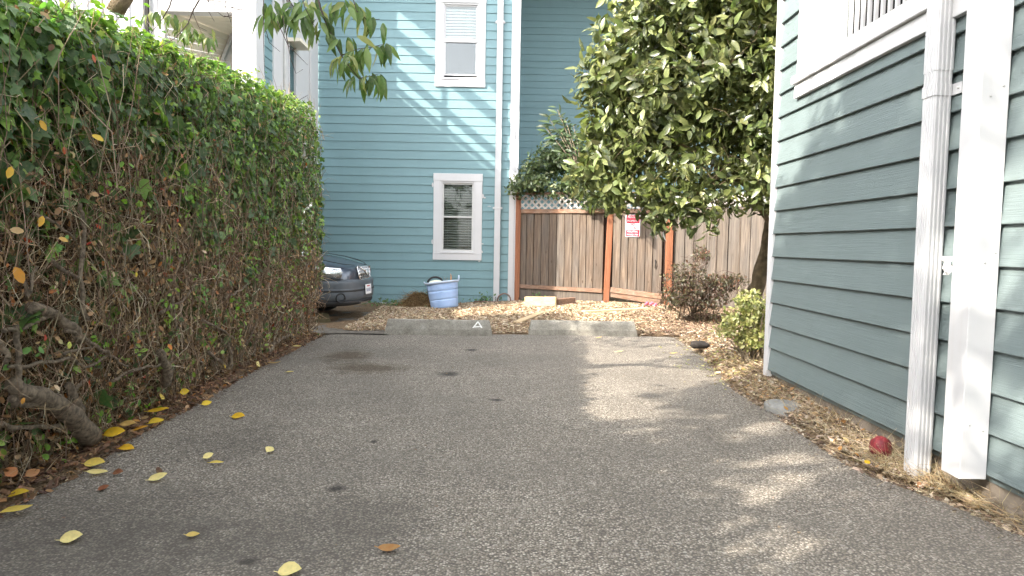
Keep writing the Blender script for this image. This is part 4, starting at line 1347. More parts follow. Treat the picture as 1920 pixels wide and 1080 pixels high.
    REDT = plain("plate red print", (.5, .06, .08), .5, .05, 6, 0); BLUT = plain("plate blue print", (.10, .10, .22), .5, .05, 6, 0)
    def pq(y0, y1, z0, z1, m, nm):
        f = lambda z: .0925 - .0625 * (z - .36)
        MB().add(tr([(f(z0), y0, z0), (f(z0), y1, z0), (f(z1), y1, z1), (f(z1), y0, z1)]), [(0, 1, 2, 3)]).build(nm, m, lp)
    pq(-.08, .08, .483, .503, REDT, "print")
    for k in range(6): pq(-.115 + .04 * k, -.092 + .04 * k, .40, .455, BLUT, "print")
    # wheels
    for (x, y) in ((-.97, -.80), (-.97, .80), (-3.72, -.80), (-3.72, .80)):
        c0 = Mc @ Vector((x, y, .29)); s = 1 if y > 0 else -1
        Rm = Matrix.Rotation(rz, 3, 'Z') @ Matrix.Rotation(R(-90 * s), 3, 'X')
        wh = MB().lathe(c0, [(.20, -.10), (.31, -.10), (.325, -.06), (.325, .07), (.31, .105), (.21, .105)], 28, Rm, cap0=True).build("wheel", TYRE, root)
        MB().lathe(c0, [(.21, .06), (.20, .10), (.16, .085), (.05, .095), (.0, .1)], 20, Rm).build("rim", SILV, wh)
    # flat dark underside board
    box = MB(); box.add(tr([(-.25, -.7, .215), (-.25, .7, .215), (-4.4, .8, .215), (-4.4, -.8, .215)]), [(0, 1, 2, 3)]); box.build("underbody", DARKP, root)
    return root
car()

# ================================================================== tub and the things round it
def tub():
    c = at_y(834, 581, 13.15); c.z = float(gz(c.x, c.y)) + .0
    root = thing("rope_tub", c, "pale blue plastic tub with rope handles tilted by the blue wall", "tub")
    t = NT("blue tub plastic")
    n = t.noise(t.obj(), 4, 5, .6)
    cc = t.ramp(n, [(.3, (.30, .44, .70)), (.7, (.40, .53, .78))])
    M_TUB = t.fin(cc, .38, None, .5)
    t2 = NT("tub rim plastic"); M_RIM = t2.fin((.50, .58, .70), .4)
    Mt = Matrix.Rotation(R(-10.5), 3, 'Y')
    Mt = Matrix.Rotation(R(-4), 3, 'X') @ Matrix.Rotation(R(-7.5), 3, 'Y')
    H = .49; r0 = .255; r1 = .305
    prof = []
    for k in range(13):
        z = H * k / 12; r = r0 + (r1 - r0) * k / 12
        if k in (4, 8): prof += [(r, z - .006), (r - .005, z), (r + .002, z + .006)]
        else: prof.append((r, z))
    inner = [(r1 - .008, H - .004), (r0 - .006, .015), (0.0, .012)]
    m = MB(); m.lathe(c, prof + inner, 40, Mt); b = m.build("body", M_TUB, root)
    m = MB(); m.lathe(c, [(r1 - .004, H - .02), (r1 + .018, H - .022), (r1 + .026, H - .004), (r1 + .018, H + .014), (r1 - .004, H + .016), (r1 - .006, H)], 40, Mt, cap0=False); m.build("rim", M_RIM, root)
    for a in (8, 188):
        pts = []
        for k in range(9):
            u = -1 + 2 * k / 8
            an = R(a + 17 * u); rr = r1 + .03
            pts.append(c + Mt @ Vector((rr * math.cos(an), rr * math.sin(an), H + .01 + (.085 if a == 8 else .03) * (1 - u * u))))
        MB().tube(pts, .011, 8).build("handle", M_RIM, root)
    top = c + Mt @ Vector((0, 0, H))
    # what is in it
    g = MB(); q = c + Mt @ Vector((-.10, -.05, H - .03))
    pr = [(.135 * math.sin(math.pi * k / 12) , -.10 * math.cos(math.pi * k / 12)) for k in range(1, 12)]
    g.lathe(q, pr, 22, None, True, True)
    M_PALE = plain("pale cloth", (.72, .72, .55), .8, .1, 9, .3)
    o = g.build("bundle", M_PALE, None, q); tag(o, "pale rounded bundle poking out of the blue tub", "bundle")
    o.scale = (1.2, 1, .85)
    h = MB(); q2 = c + Mt @ Vector((-.13, .06, H + .01))
    h.tube([q2 + Vector((.15 * math.cos(a), .03 * math.sin(a), .125 * math.sin(a) - .02)) for a in [R(10 + 16 * k) for k in range(11)]], .020, 8)
    o = h.build("black_hoop", M_BLACK, None, q2); tag(o, "black hoop sticking up behind the pale bundle in the tub", "hoop")
    s = MB(); q3 = c + Mt @ Vector((.15, .02, H - .1))
    s.tube([q3, q3 + Vector((.01, 0, .12)), q3 + Vector((.012, 0, .21))], [.012, .016, .010], 8)
    s.tube([q3 + Vector((.012, 0, .2)), q3 + Vector((.0, .01, .25))], [.012, .004], 6)
    M_ORG = plain("orange dry stalk", (.48, .24, .10), .8, .25, 30, .3)
    o = s.build("dry_stalk", M_ORG, None, q3); tag(o, "short orange stalk standing at the right inside the tub", "stalk")
    s = MB(); q4 = c + Mt @ Vector((.03, .1, H - .1))
    for k in range(5):
        an = random.uniform(0, 6.28); s.tube([q4, q4 + Vector((.03 * math.cos(an), .03 * math.sin(an), .12)), q4 + Vector((.07 * math.cos(an), .05 * math.sin(an), .17 + .03 * random.random()))], .004, 5)
    o = s.build("dead_twigs", M_BRANCH, None, q4); tag(o, "few thin dead twigs in the middle of the tub", "twigs")
    return c
tubc = tub()

# straw and weed heap beside the tub
hc = at_y(785, 578, 13.35); hc.z = float(gz(hc.x, hc.y))
heap = thing("straw_heap", hc, "brown heap of pulled dry grass left of the blue tub", "heap")
vs = []; fs = []
nr, na = 8, 22
for i in range(nr + 1):
    r = i / nr
    for k in range(na):
        a = 2 * math.pi * k / na
        x = .40 * r * math.cos(a); y = .26 * r * math.sin(a)
        z = .30 * (1 - r ** 1.6) * (1 + .35 * fbm(x, y, 2, 6)) + .03 * fbm(x, y, 5, 14)
        vs.append((hc.x + x, hc.y + y, hc.z + z - .02))
for i in range(nr):
    for k in range(na):
        fs.append((i * na + k, i * na + (k + 1) % na, (i + 1) * na + (k + 1) % na, (i + 1) * na + k))
M_STRAW = plain("matted straw", (.17, .105, .045), .95, .5, 26, 1.0, bd=.03)
MB().add(vs, fs, True).build("mound", M_STRAW, heap)
N = 900
u = np.sqrt(rng.random(N)); a = rng.random(N) * 6.283
px_ = hc.x + .40 * u * np.cos(a); py_ = hc.y + .26 * u * np.sin(a); pz_ = hc.z + .30 * (1 - u ** 1.6) + rng.normal(size=N) * .02
dr_ = np.stack([np.cos(a) + rng.normal(size=N) * .7, np.sin(a) + rng.normal(size=N) * .7, -.5 + rng.normal(size=N) * .4], 1)
me = twig_mesh("straw", np.stack([px_, py_, pz_], 1), dr_, rng.uniform(.08, .26, N), rng.uniform(.0015, .004, N), rng.normal(size=(N, 2)) * .6,
               pick_cols([(.30, .19, .08), (.20, .12, .05), (.42, .29, .13), (.11, .07, .03)], [3, 3, 2, 2], N), hc)
o = link_mesh("straw", me, heap, M_TWIG); o["kind"] = "stuff"

# loop of dark hose by the downspout
q = at_y(945, 566, 13.75); q.z = float(gz(q.x, q.y))
m = MB(); m.tube([q + Vector((.13 * math.cos(an), .05 * math.sin(2 * an), .13 * math.sin(an) + .05)) for an in [R(-20 + 20 * k) for k in range(12)]], .016, 8)
m.tube([q + Vector((-.11, .0, .01)), q + Vector((-.25, -.03, .012)), q + Vector((-.45, .02, .015)), q + Vector((-.6, .0, .012))], .016, 8)
M_HOSE = plain("brown hose", (.16, .10, .075), .6, .2, 20, .2)
tag(m.build("hose_loop", M_HOSE, None, q), "dark brown hose loop on the mulch between tub and downspout", "hose")

# pale timber offcuts and planks lying on the mulch
def lying(name, P, Q, w, h, label, cat, mat=M_LUMBER):
    P = Vector(P); Q = Vector(Q)
    P.z = float(gz(P.x, P.y)) + h / 2 + .01; Q.z = float(gz(Q.x, Q.y)) + h / 2 + .01
    o = MB().beam(P, Q, w, h).build(name, mat, None, (P + Q) / 2, bevel=.006)
    return tag(o, label, cat)
a = at_y(985, 566, 12.9); b = at_y(1043, 566, 12.75); lying("timber_block", a, b, .14, .17, "thick pale timber block lying in front of the lattice fence", "timber")
a = at_y(1044, 560, 12.85); b = at_y(1076, 557, 13.15); lying("timber_offcut", a, b, .10, .12, "short brown timber offcut butting the pale block by the fence", "timber", M_RAIL)
a = at_y(1093, 583, 12.0); b = at_y(1214, 577, 12.5); lying("plank", a, b, .14, .035, "long grey plank lying flat in front of the gate", "plank")
a = at_y(968, 603, 10.9); b = at_y(1015, 588, 11.9); lying("plank", a, b, .12, .03, "pale plank half buried in chips between the two wheel stops", "plank")

# pink litter by the gate post
q = at_y(1220, 567, 12.9); q.z = float(gz(q.x, q.y)) + .03
m = MB()
for k in range(7):
    an = k * .9; c0 = q + Vector((.09 * (k / 3 - 1), .03 * math.sin(an), .02 + .03 * math.sin(k * 2.1)))
    m.lathe(c0, [(.006, -.02), (.030, -.012), (.022, .000), (.034, .010), (.015, .022)], 7, Matrix.Rotation(an, 3, 'X') @ Matrix.Rotation(an * .7, 3, 'Y'), True, True)
M_PINK = plain("pink petals", (.62, .12, .18), .6, .3, 40, .2)
tag(m.build("pink_flowers", M_PINK, None, q), "pink flower heads on the ground at the foot of the gate post", "flowers")

# flat grey stone at the driveway edge
q = on_ground(1476, 766, .02)
vs = []; fs = []; nr, na = 7, 26
for i in range(nr + 1):
    t_ = i / nr
    for k in range(na):
        an = 2 * math.pi * k / na
        r_ = (1 + .14 * math.cos(2 * an + .6) + .08 * math.cos(3 * an)) * (.155 * math.sin(math.pi / 2 * t_) ** .8 if i < nr else .15)
        z = .058 * math.cos(math.pi / 2 * min(t_, 1)) ** .9 if i < nr else -.03
        vs.append((q.x + r_ * math.cos(an) * 1.0, q.y + r_ * 1.35 * math.sin(an), q.z + z + .004 * fbm(r_ * math.cos(an), an, 1, 8)))
for i in range(nr):
    for k in range(na): fs.append((i * na + k, (i + 1) * na + k, (i + 1) * na + (k + 1) % na, i * na + (k + 1) % na))
M_STONE = plain("grey river stone", (.21, .205, .19), .85, .25, 14, .4)
tag(MB().add(vs, fs, True).build("flat_stone", M_STONE, None, q), "smooth flat grey stone beside the asphalt near the right wall", "stone")

# dried pomegranate
q = on_ground(1651, 852, .06); q.z = .105
m = MB(); prof = []
for k in range(1, 15):
    th = math.pi * k / 15
    prof.append((.066 * math.sin(th) * (1 + .05 * math.sin(3 * th)), -.060 * math.cos(th)))
Mp = Matrix.Rotation(R(65), 3, 'X') @ Matrix.Rotation(R(20), 3, 'Y')
m.lathe(q, prof, 26, Mp, True, True)
m.v = [tuple(q + (Vector(p) - q) * (1 + .10 * fbm(p[0], p[1], p[2], 22))) for p in m.v]
t = NT("dried red rind"); n = t.noise(t.obj(), 30, 5, .65)
c = t.ramp(n, [(.3, (.07, .008, .010)), (.5, (.19, .016, .022)), (.72, (.34, .05, .05))])
M_POM = t.fin(c, .55, t.bump(n, .6, .01), .4)
pom = thing("pomegranate", q - Vector((0, 0, .05)), "wrinkled dark red pomegranate on the mulch beside the downspout", "fruit")
m.build("rind", M_POM, pom)
cm = MB(); cm.lathe(q, [(.014, .045), (.017, .062), (.010, .056), (.004, .05)], 7, Mp); cm.build("crown", M_POM, pom)

# scrap of white paper caught behind the downspout
q = at_x(1782, 498, 2.30)
vs = []
for i in range(7):
    for j in range(4):
        vs.append((q.x + .012 * math.sin(i * 1.9 + j * 1.3) - .01 * j, q.y + (j - 1.5) * .009 + .010 * math.sin(i * 1.2), q.z + .048 - .016 * i))
fs = [(i * 4 + j, i * 4 + j + 1, i * 4 + j + 5, i * 4 + j + 4) for i in range(6) for j in range(3)]
o = MB().add(vs, fs).build("paper_scrap", M_SIGNW, None, q); sm = o.modifiers.new("th", 'SOLIDIFY'); sm.thickness = .002
tag(o, "crumpled white paper scrap caught between downspout and white post", "paper")

# dark clod on the chips by the pale shrub
q = on_ground(1312, 650, .06)
m = MB(); m.lathe(q, [(.02, -.02), (.12, -.01), (.15, .02), (.10, .05), (.03, .065)], 14, Matrix.Diagonal((1.0, .7, 1.0)), True, True)
m.v = [tuple(q + (Vector(p) - q) * (1 + .4 * fbm(p[0], p[1], p[2], 9))) for p in m.v]
tag(m.build("dark_clod", plain("dark clod", (.03, .024, .02), .9, .3, 20, .8), None, q), "dark lump lying on the chips left of the pale shrub", "clod")
# ================================================================== vegetation
def in_frame(P, margin=0):
    px, py, dp = project(P)
    return (px > -margin) & (px < 1920 + margin) & (py > -margin) & (py < 1080 + margin) & (dp > .3), dp

def vnoise(P, s, seed=0.0):
    return np.array([mnoise.noise(Vector((float(a) * s + seed, float(b) * s - seed, float(c) * s + 2 * seed))) for a, b, c in P])

# ------------------------------------------------------------------ ivy hedge
HY0, HY1 = -4.0, 9.62
def h_top(y): return np.interp(y, [-4, 1.6, 2.6, 3.3, 4.6, 6.9, 9.3, 9.6], [3.05, 3.05, 2.75, 2.56, 2.72, 2.92, 3.08, 3.02])
def h_face(y, z):
    """x of the hedge's driveway face"""
    zt = h_top(y); f = np.clip(z / zt, 0, 1)
    base = l_edge(y) - .07
    return base - .10 * (1 - nsstep(.0, .25, f)) + .06 * np.sin(np.pi * f) - .30 * nsstep(.90, 1.0, f) ** 2
hedge = thing("ivy_hedge", (-3.0, 6.0, 0), "tall ivy covered hedge with bare twiggy base along the driveway", "hedge")
HORG = np.array(org_of(hedge))
# dark inner growth that stops the light
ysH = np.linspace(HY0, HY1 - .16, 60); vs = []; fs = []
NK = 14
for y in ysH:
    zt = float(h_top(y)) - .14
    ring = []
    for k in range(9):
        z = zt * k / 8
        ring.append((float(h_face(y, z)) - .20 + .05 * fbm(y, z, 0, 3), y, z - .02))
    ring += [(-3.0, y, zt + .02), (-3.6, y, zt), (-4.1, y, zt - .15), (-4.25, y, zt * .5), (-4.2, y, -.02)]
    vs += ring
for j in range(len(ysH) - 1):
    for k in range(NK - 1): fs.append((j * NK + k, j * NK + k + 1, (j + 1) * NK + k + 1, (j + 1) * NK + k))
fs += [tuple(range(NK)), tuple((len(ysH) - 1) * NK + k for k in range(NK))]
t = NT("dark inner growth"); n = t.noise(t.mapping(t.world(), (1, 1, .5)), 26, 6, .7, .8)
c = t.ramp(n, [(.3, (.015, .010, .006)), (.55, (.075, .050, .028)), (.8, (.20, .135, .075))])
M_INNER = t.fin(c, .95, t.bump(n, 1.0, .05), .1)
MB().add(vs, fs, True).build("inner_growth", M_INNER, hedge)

def hedge_points(n, y0, y1, layer=.16, top_share=.16, end_share=.07):
    """points on the hedge skin: driveway face, top, far end; with outward normals"""
    P = []; Nn = []
    nf = int(n * (1 - top_share - end_share)); nt = int(n * top_share); ne = n - nf - nt
    if y1 < 9: nf += ne; ne = 0
    y = rng.uniform(y0, y1 - .02, nf); f = rng.random(nf); z = f * (h_top(y) - .02)
    x = h_face(y, z) + layer * (rng.random(nf) - .8)
    yend = nsstep(9.2, 9.62, y); x = x - .04 * yend ** 2 + .05 * nsstep(6, 9, y)
    P.append(np.stack([x, y, z], 1)); Nn.append(np.stack([np.ones(nf), .15 * rng.normal(size=nf), .25 + .9 * nsstep(.85, 1, f)], 1))
    y = rng.uniform(y0, y1, nt); x = -2.65 - rng.random(nt) ** 1.6 * 1.5; z = h_top(y) + .04 * rng.normal(size=nt) - .02
    P.append(np.stack([x, y, z], 1)); Nn.append(np.stack([.3 + 0 * x, 0 * x, 1 + 0 * x], 1))
    if ne:
        x = rng.uniform(-4.1, -2.56, ne); z = rng.random(ne) * (3.02 - .02); y = HY1 - .10 + .14 * rng.random(ne) - .2 * nsstep(2.7, 3.05, z)
        P.append(np.stack([x, y, z], 1)); Nn.append(np.stack([.4 + 0 * x, 1 + 0 * x, .2 + 0 * x], 1))
    P = np.concatenate(P); Nn = np.concatenate(Nn)
    return P, Nn / np.linalg.norm(Nn, axis=1, keepdims=True)

def green_prob(P):
    f = P[:, 2] / h_top(P[:, 1])
    nz = vnoise(P, 1.7, 3.1) * .28 + vnoise(P, 4.5, 9.2) * .20
    thr = np.interp(P[:, 1], [3.4, 5.0, 7.2, 9.5], [.68, .63, .47, .36])
    return nsstep(-.20, .17, f - thr + nz * 1.1)

GREENS = [(.040, .092, .030), (.068, .142, .037), (.108, .205, .048), (.165, .29, .055), (.23, .38, .068), (.31, .41, .09)]
BROWNS = [(.21, .105, .05), (.36, .205, .10), (.52, .34, .18), (.11, .055, .03), (.40, .15, .05), (.64, .50, .31), (.42, .05, .035)]
def leaf_dirs(Nn, spread=.55, down=.8):
    n = len(Nn)
    nn = Nn + rng.normal(size=(n, 3)) * spread
    tt = np.stack([rng.normal(size=n) * .5, rng.normal(size=n) * .7, -down + rng.normal(size=n) * .5], 1)
    return frames(nn, tt)
# green leaves
P, Nn = hedge_points(42000, 2.6, HY1)
gp = green_prob(P)
keep = rng.random(len(P)) < np.clip(gp, .07, 1) * .95
P = P[keep]; Nn = Nn[keep]; gp = gp[keep]
size = (.040 + .020 * rng.random(len(P))) * (1 + .9 * (rng.random(len(P)) < .14) - .25 * (rng.random(len(P)) < .3)) * np.interp(P[:, 1], [3, 5, 9], [1.25, 1.02, .84])
rot = leaf_dirs(Nn)
topness = nsstep(.9, 1.02, P[:, 2] / h_top(P[:, 1]))  # leaf colours lightened towards the top in place of backlight
wt = rng.random(len(P))
idx = np.clip((wt ** 1.9 * 4.2 + topness * rng.random(len(P)) * 3.2 + (rng.random(len(P)) < .045) * 3).astype(int), 0, 5)
colr = np.array(GREENS)[idx] * (1 + rng.normal(size=(len(P), 1)) * .2)
colr = np.clip(colr, .01, .6)
# the leaves that show largest become pieces of their own
vis, dep = in_frame(P, -4)
outer = P[:, 0] - h_face(P[:, 1], P[:, 2]) > -.06
score = np.where(vis & outer, size / dep, 0)
top300 = np.argsort(-score)[:300]
rest = np.setdiff1d(np.arange(len(P)), top300)
me = scatter_mesh("foliage", L_IVY[0], L_IVY[1], P[rest], rot[rest], size[rest], colr[rest], HORG)
o = link_mesh("foliage", me, hedge, M_LEAF); o["kind"] = "stuff"
single_leaves(hedge, "leaf", L_IVY, P[top300], rot[top300], size[top300] * 1.25, colr[top300], M_LEAF, 14)
# sprays of brighter young leaves
NS = 110
C, Cn = hedge_points(NS, 3.0, 9.0, .02, .3, 0)
PP = []; NN = []; CC = []; SS = []
for i in range(len(C)):
    k = rng.integers(6, 15)
    PP.append(C[i] + rng.normal(size=(k, 3)) * np.array([.03, .07, .07]) + np.array([.05, 0, 0])); NN.append(np.repeat(Cn[i][None], k, 0))
    base = np.array([(.17, .33, .05), (.11, .25, .05), (.24, .36, .07)])[rng.integers(3)]
    CC.append(np.repeat(base[None], k, 0) * (1 + rng.normal(size=(k, 1)) * .15)); SS.append(rng.uniform(.035, .06, k))
PP = np.concatenate(PP); NN = np.concatenate(NN); CC = np.clip(np.concatenate(CC), .01, .7); SS = np.concatenate(SS)
me = scatter_mesh("young_foliage", L_OVAL[0], L_OVAL[1], PP, leaf_dirs(NN, .7, .0), SS, CC, HORG)
o = link_mesh("young_foliage", me, hedge, M_PEACH); o["kind"] = "stuff"
# dead leaves caught in the twigs
P, Nn = hedge_points(15000, 2.6, HY1, .20, .04)
gp = green_prob(P); keep = rng.random(len(P)) < (.80 - .66 * gp); P = P[keep]; Nn = Nn[keep]
me = scatter_mesh("dead_foliage", L_OVAL[0], L_OVAL[1], P, leaf_dirs(Nn, .8, .7), rng.uniform(.020, .055, len(P)), pick_cols(BROWNS, [4, 5, 4, 3, 1.2, 1.5, .35], len(P)), HORG)
o = link_mesh("dead_foliage", me, hedge, M_DRY); o["kind"] = "stuff"
# fine twigs
P, Nn = hedge_points(22000, 2.4, HY1, .20, .06)
gp = green_prob(P); keep = rng.random(len(P)) < (.95 - .72 * gp); P = P[keep]; Nn = Nn[keep]
n = len(P)
dirs = np.stack([rng.normal(size=n) * .22, rng.normal(size=n) * .9 - .25, rng.normal(size=n) * .9], 1)
P[:, 0] += .02
me = twig_mesh("twigs", P, dirs, rng.uniform(.08, .36, n), rng.uniform(.0010, .0030, n) * np.interp(P[:, 1], [3, 9], [.85, 1.4]), rng.normal(size=(n, 2)) * .5,
               pick_cols([(.40, .275, .17), (.27, .175, .10), (.56, .43, .28), (.15, .09, .055), (.72, .60, .44)], [4, 4, 3, 3, 1], n), HORG)
o = link_mesh("twigs", me, hedge, M_TWIG); o["kind"] = "stuff"
# hanging roots and stems, straighter and longer
n = 700
y = rng.uniform(2.6, 9.5, n); z = rng.uniform(.0, 2.2, n) * rng.random(n) ** .3; x = h_face(y, z) - .02 + .08 * rng.random(n)
dirs = np.stack([rng.normal(size=n) * .10, rng.normal(size=n) * .45 - .2, np.ones(n) * 1.0], 1)
me = twig_mesh("stems", np.stack([x, y, z], 1), dirs, rng.uniform(.25, .85, n), rng.uniform(.0016, .0050, n), rng.normal(size=(n, 2)) * .35,
               pick_cols([(.24, .175, .115), (.36, .28, .20), (.15, .10, .065)], [4, 3, 3], n), HORG)
o = link_mesh("stems", me, hedge, M_TWIG); o["kind"] = "stuff"
# leaves of the part outside the picture (it shades the driveway)
P, Nn = hedge_points(2600, HY0, 2.6, .2, .35, 0)
me = scatter_mesh("foliage", L_IVY[0], L_IVY[1], P, leaf_dirs(Nn), rng.uniform(.10, .16, len(P)), pick_cols(GREENS, [3, 3, 2, 1, .5, .2], len(P)), HORG)
o = link_mesh("foliage", me, hedge, M_LEAF); o["kind"] = "stuff"
# thick old branches at the foot, each a piece
def branch(pts, r0, r1, root=hedge, mat=M_BRANCH, name="branch", n=8, sub=5):
    P_ = [Vector(p) for p in pts]; out = []; rad = []
    for i in range(len(P_) - 1):
        for k in range(sub):
            u = k / sub; p = P_[i].lerp(P_[i + 1], u)
            g_ = (i + u) / (len(P_) - 1)
            out.append(p + Vector((fbm(p.x, p.y, p.z, 6), fbm(p.y, p.z, p.x, 6), fbm(p.z, p.x, p.y, 6))) * .018); rad.append((r0 + (r1 - r0) * g_) * (1 + .18 * fbm(p.x, p.y, p.z, 14)))
    out.append(P_[-1]); rad.append(r1)
    return MB().tube(out, rad, n).build(name, mat, root)
def hx(px, py, off=.05):
    """point near the hedge face seen at a photo pixel"""
    X = -2.42
    for _ in range(6):
        p = at_x(px, py, X); X = float(h_face(p.y, max(p.z, 0))) + off
    return at_x(px, py, X)
for pts, r0, r1 in (
    ([(168, 822), (140, 782), (95, 752), (25, 720)], .068, .040), ([(150, 770), (140, 742), (128, 722)], .035, .022),
    ([(60, 575), (110, 590), (140, 620), (150, 640)], .030, .024), ([(0, 795), (60, 800), (118, 803)], .013, .010), ([(20, 745), (60, 760), (110, 772)], .018, .014),
    ([(10, 618), (60, 612), (108, 585)], .012, .008), ([(120, 618), (150, 635), (178, 652), (205, 668)], .014, .009), ([(118, 664), (160, 655), (178, 650)], .008, .006),
    ([(15, 690), (70, 680), (130, 673), (158, 688), (210, 671), (240, 686)], .010, .007), ([(210, 715), (250, 693), (295, 681), (330, 676)], .011, .007),
    ([(30, 605), (35, 660), (32, 720), (28, 760)], .014, .018), ([(0, 640), (12, 660), (10, 680)], .016, .012), ([(130, 745), (150, 715), (162, 708)], .012, .009),
    ([(500, 676), (512, 645), (530, 632), (545, 628)], .030, .016), ([(478, 676), (476, 650), (480, 625)], .016, .010), ([(300, 585), (340, 565), (368, 530)], .013, .007),
    ([(310, 720), (312, 690), (300, 660)], .040, .030), ([(390, 660), (415, 680), (430, 692)], .016, .012), ([(380, 600), (420, 620), (440, 635)], .012, .008),
    ([(430, 690), (432, 665), (428, 645)], .024, .014), ([(450, 675), (470, 630), (495, 580)], .010, .006), ([(420, 560), (450, 545), (470, 530)], .012, .007),
    ([(515, 612), (530, 590), (538, 560)], .010, .006), ([(150, 380), (160, 430), (150, 520), (165, 600)], .010, .014), ([(60, 395), (110, 420), (140, 450)], .008, .006),
    ([(95, 490), (120, 510), (150, 520)], .012, .009), ([(45, 520), (52, 560), (70, 500)], .010, .007), ([(318, 655), (330, 600), (325, 555)], .010, .007)):
    branch([hx(*p) for p in pts], r0, r1)
for i in range(26):
    y = rng.uniform(3.0, 9.3); p0 = Vector((float(h_face(y, .05)) - .08, y, -.02))
    p1 = p0 + Vector((.06 + .05 * rng.random(), rng.normal() * .12, .22 + .12 * rng.random())); p2 = p1 + Vector((-.02, rng.normal() * .22, .25 + .3 * rng.random()))
    branch([p0, p1, p2], rng.uniform(.008, .026), rng.uniform(.005, .010), sub=4)
# yellow leaves stuck in the face, large enough to pick out
stuck = [(172, 252, .10, (.62, .42, .05)), (75, 225, .085, (.62, .36, .06)), (22, 312, .09, (.70, .42, .06)), (80, 405, .085, (.72, .40, .05)), (27, 500, .13, (.62, .28, .05)), (110, 445, .07, (.60, .35, .10)),
         (18, 430, .09, (.55, .38, .2)), (315, 645, .075, (.62, .22, .05)), (255, 510, .05, (.62, .48, .06)), (335, 418, .045, (.6, .5, .08)), (378, 470, .07, (.62, .48, .33)), (200, 355, .05, (.36, .04, .03)),
         (120, 275, .06, (.40, .06, .03)), (405, 545, .06, (.5, .2, .1)), (130, 640, .06, (.55, .6, .12)), (45, 745, .05, (.6, .28, .05)), (340, 288, .05, (.5, .2, .12)), (420, 683, .06, (.72, .50, .04)), (173, 102, .07, (.45, .10, .06)), (290, 85, .09, (.45, .24, .12))]
pos = []; 
for (px, py, s, c) in stuck: pos.append(np.array(hx(px, py, .10)))
pos = np.array(pos); nn = np.repeat(np.array([[.8, -.55, .25]]), len(pos), 0) + rng.normal(size=(len(pos), 3)) * .2
tt = np.stack([rng.normal(size=len(pos)) * .3, rng.normal(size=len(pos)) * .6 + .3, -.8 + rng.normal(size=len(pos)) * .4], 1)
single_leaves(hedge, "dead_leaf", L_OVAL, pos, frames(nn, tt), np.array([s[2] * .66 for s in stuck]), np.array([s[3] for s in stuck]), M_DRY, 20)

# litter under the hedge and wood chips on the bed: nobody could count them
chip_v = np.array([(-.5, -.5, 0), (.5, -.5, .02), (.42, .5, 0), (-.38, .5, .04), (-.45, -.45, .16), (.45, -.42, .14), (.38, .44, .15), (-.34, .46, .17)])
chip_f = np.array([(4, 5, 6), (4, 6, 7), (0, 1, 5), (0, 5, 4), (1, 2, 6), (1, 6, 5), (2, 3, 7), (2, 7, 6), (3, 0, 4), (3, 4, 7)])
def chips(name, label, cat, P, smin, smax, pal, wts, flat=.35):
    n = len(P)
    nn = np.stack([rng.normal(size=n) * flat, rng.normal(size=n) * flat, np.ones(n)], 1); tt = unit(n)
    L = rng.uniform(smin, smax, n)
    S = np.stack([L * rng.uniform(.22, .55, n), L, L * rng.uniform(.35, .8, n)], 1)
    me = scatter_mesh(name, chip_v, chip_f, P, frames(nn, tt), S, pick_cols(pal, wts, n))
    me.polygons.foreach_set("use_smooth", np.zeros(len(me.polygons), dtype=bool))
    o = link_mesh(name, me, None, M_CHIP); return tag(o, label, cat, None, "stuff")
def bed_z(x, y): return gz(x, y) + .012
# pale chips behind the stops
n = 30000
x = rng.uniform(-2.4, 4.2, n); y = 10.0 + (13.9 - 10.0) * rng.random(n) ** .9
fx = rng.random(n) < (1 - .75 * nsstep(1.2, 2.6, x - (y - 10) * .35))
x = x[fx]; y = y[fx]
P = np.stack([x, y, bed_z(x, y) + .012 * rng.random(len(x))], 1)
chips("wood_chips", "pale wood chips spread behind the wheel stops", "wood chips", P, .016, .062, [(.50, .38, .25), (.62, .49, .33), (.36, .24, .14), (.22, .14, .08), (.70, .60, .46)], [4, 3, 3, 2, 1])
n = 16000
x = rng.uniform(.6, 5.0, n); y = rng.uniform(10.0, 13.2, n); fx = rng.random(n) < nsstep(.9, 2.4, x - (y - 10) * .3)
x = x[fx]; y = y[fx]; P = np.stack([x, y, bed_z(x, y) + .015 * rng.random(len(x))], 1)
chips("bark_mulch", "brown bark mulch in front of the gate and dark shrub", "mulch", P, .018, .06, [(.20, .135, .09), (.32, .225, .15), (.12, .08, .055), (.44, .33, .23), (.24, .14, .09)], [4, 3, 3, 1, 1])
n = 15000
y = rng.uniform(2.7, 10.2, n); w_ = X_NEAR - r_edge(y); w_ = np.where(y > 6.3, w_ + .9, w_ + .05)
x = r_edge(y) - .03 + rng.random(n) ** .8 * (w_ + .03)
P = np.stack([x, y, bed_z(x, y) + .012 * rng.random(n)], 1)
chips("bark_strips", "bark strips and chips along the foot of the right wall", "bark", P, .010, .060, [(.20, .14, .09), (.33, .25, .165), (.48, .38, .27), (.12, .085, .06), (.60, .51, .39)], [4, 4, 3, 3, 1.5], .3)
n = 3200
y = rng.uniform(2.6, 9.6, n); x = l_edge(y) - .40 + .43 * rng.random(n) ** .7
P = np.stack([x, y, bed_z(x, y) + .02 * rng.random(n)], 1)
chips("hedge_litter", "brown leaf litter and bark under the hedge foot", "litter", P, .02, .07, [(.16, .09, .055), (.28, .16, .09), (.10, .06, .04), (.40, .22, .10), (.22, .11, .06)], [4, 3, 4, 1.2, 2], .5)
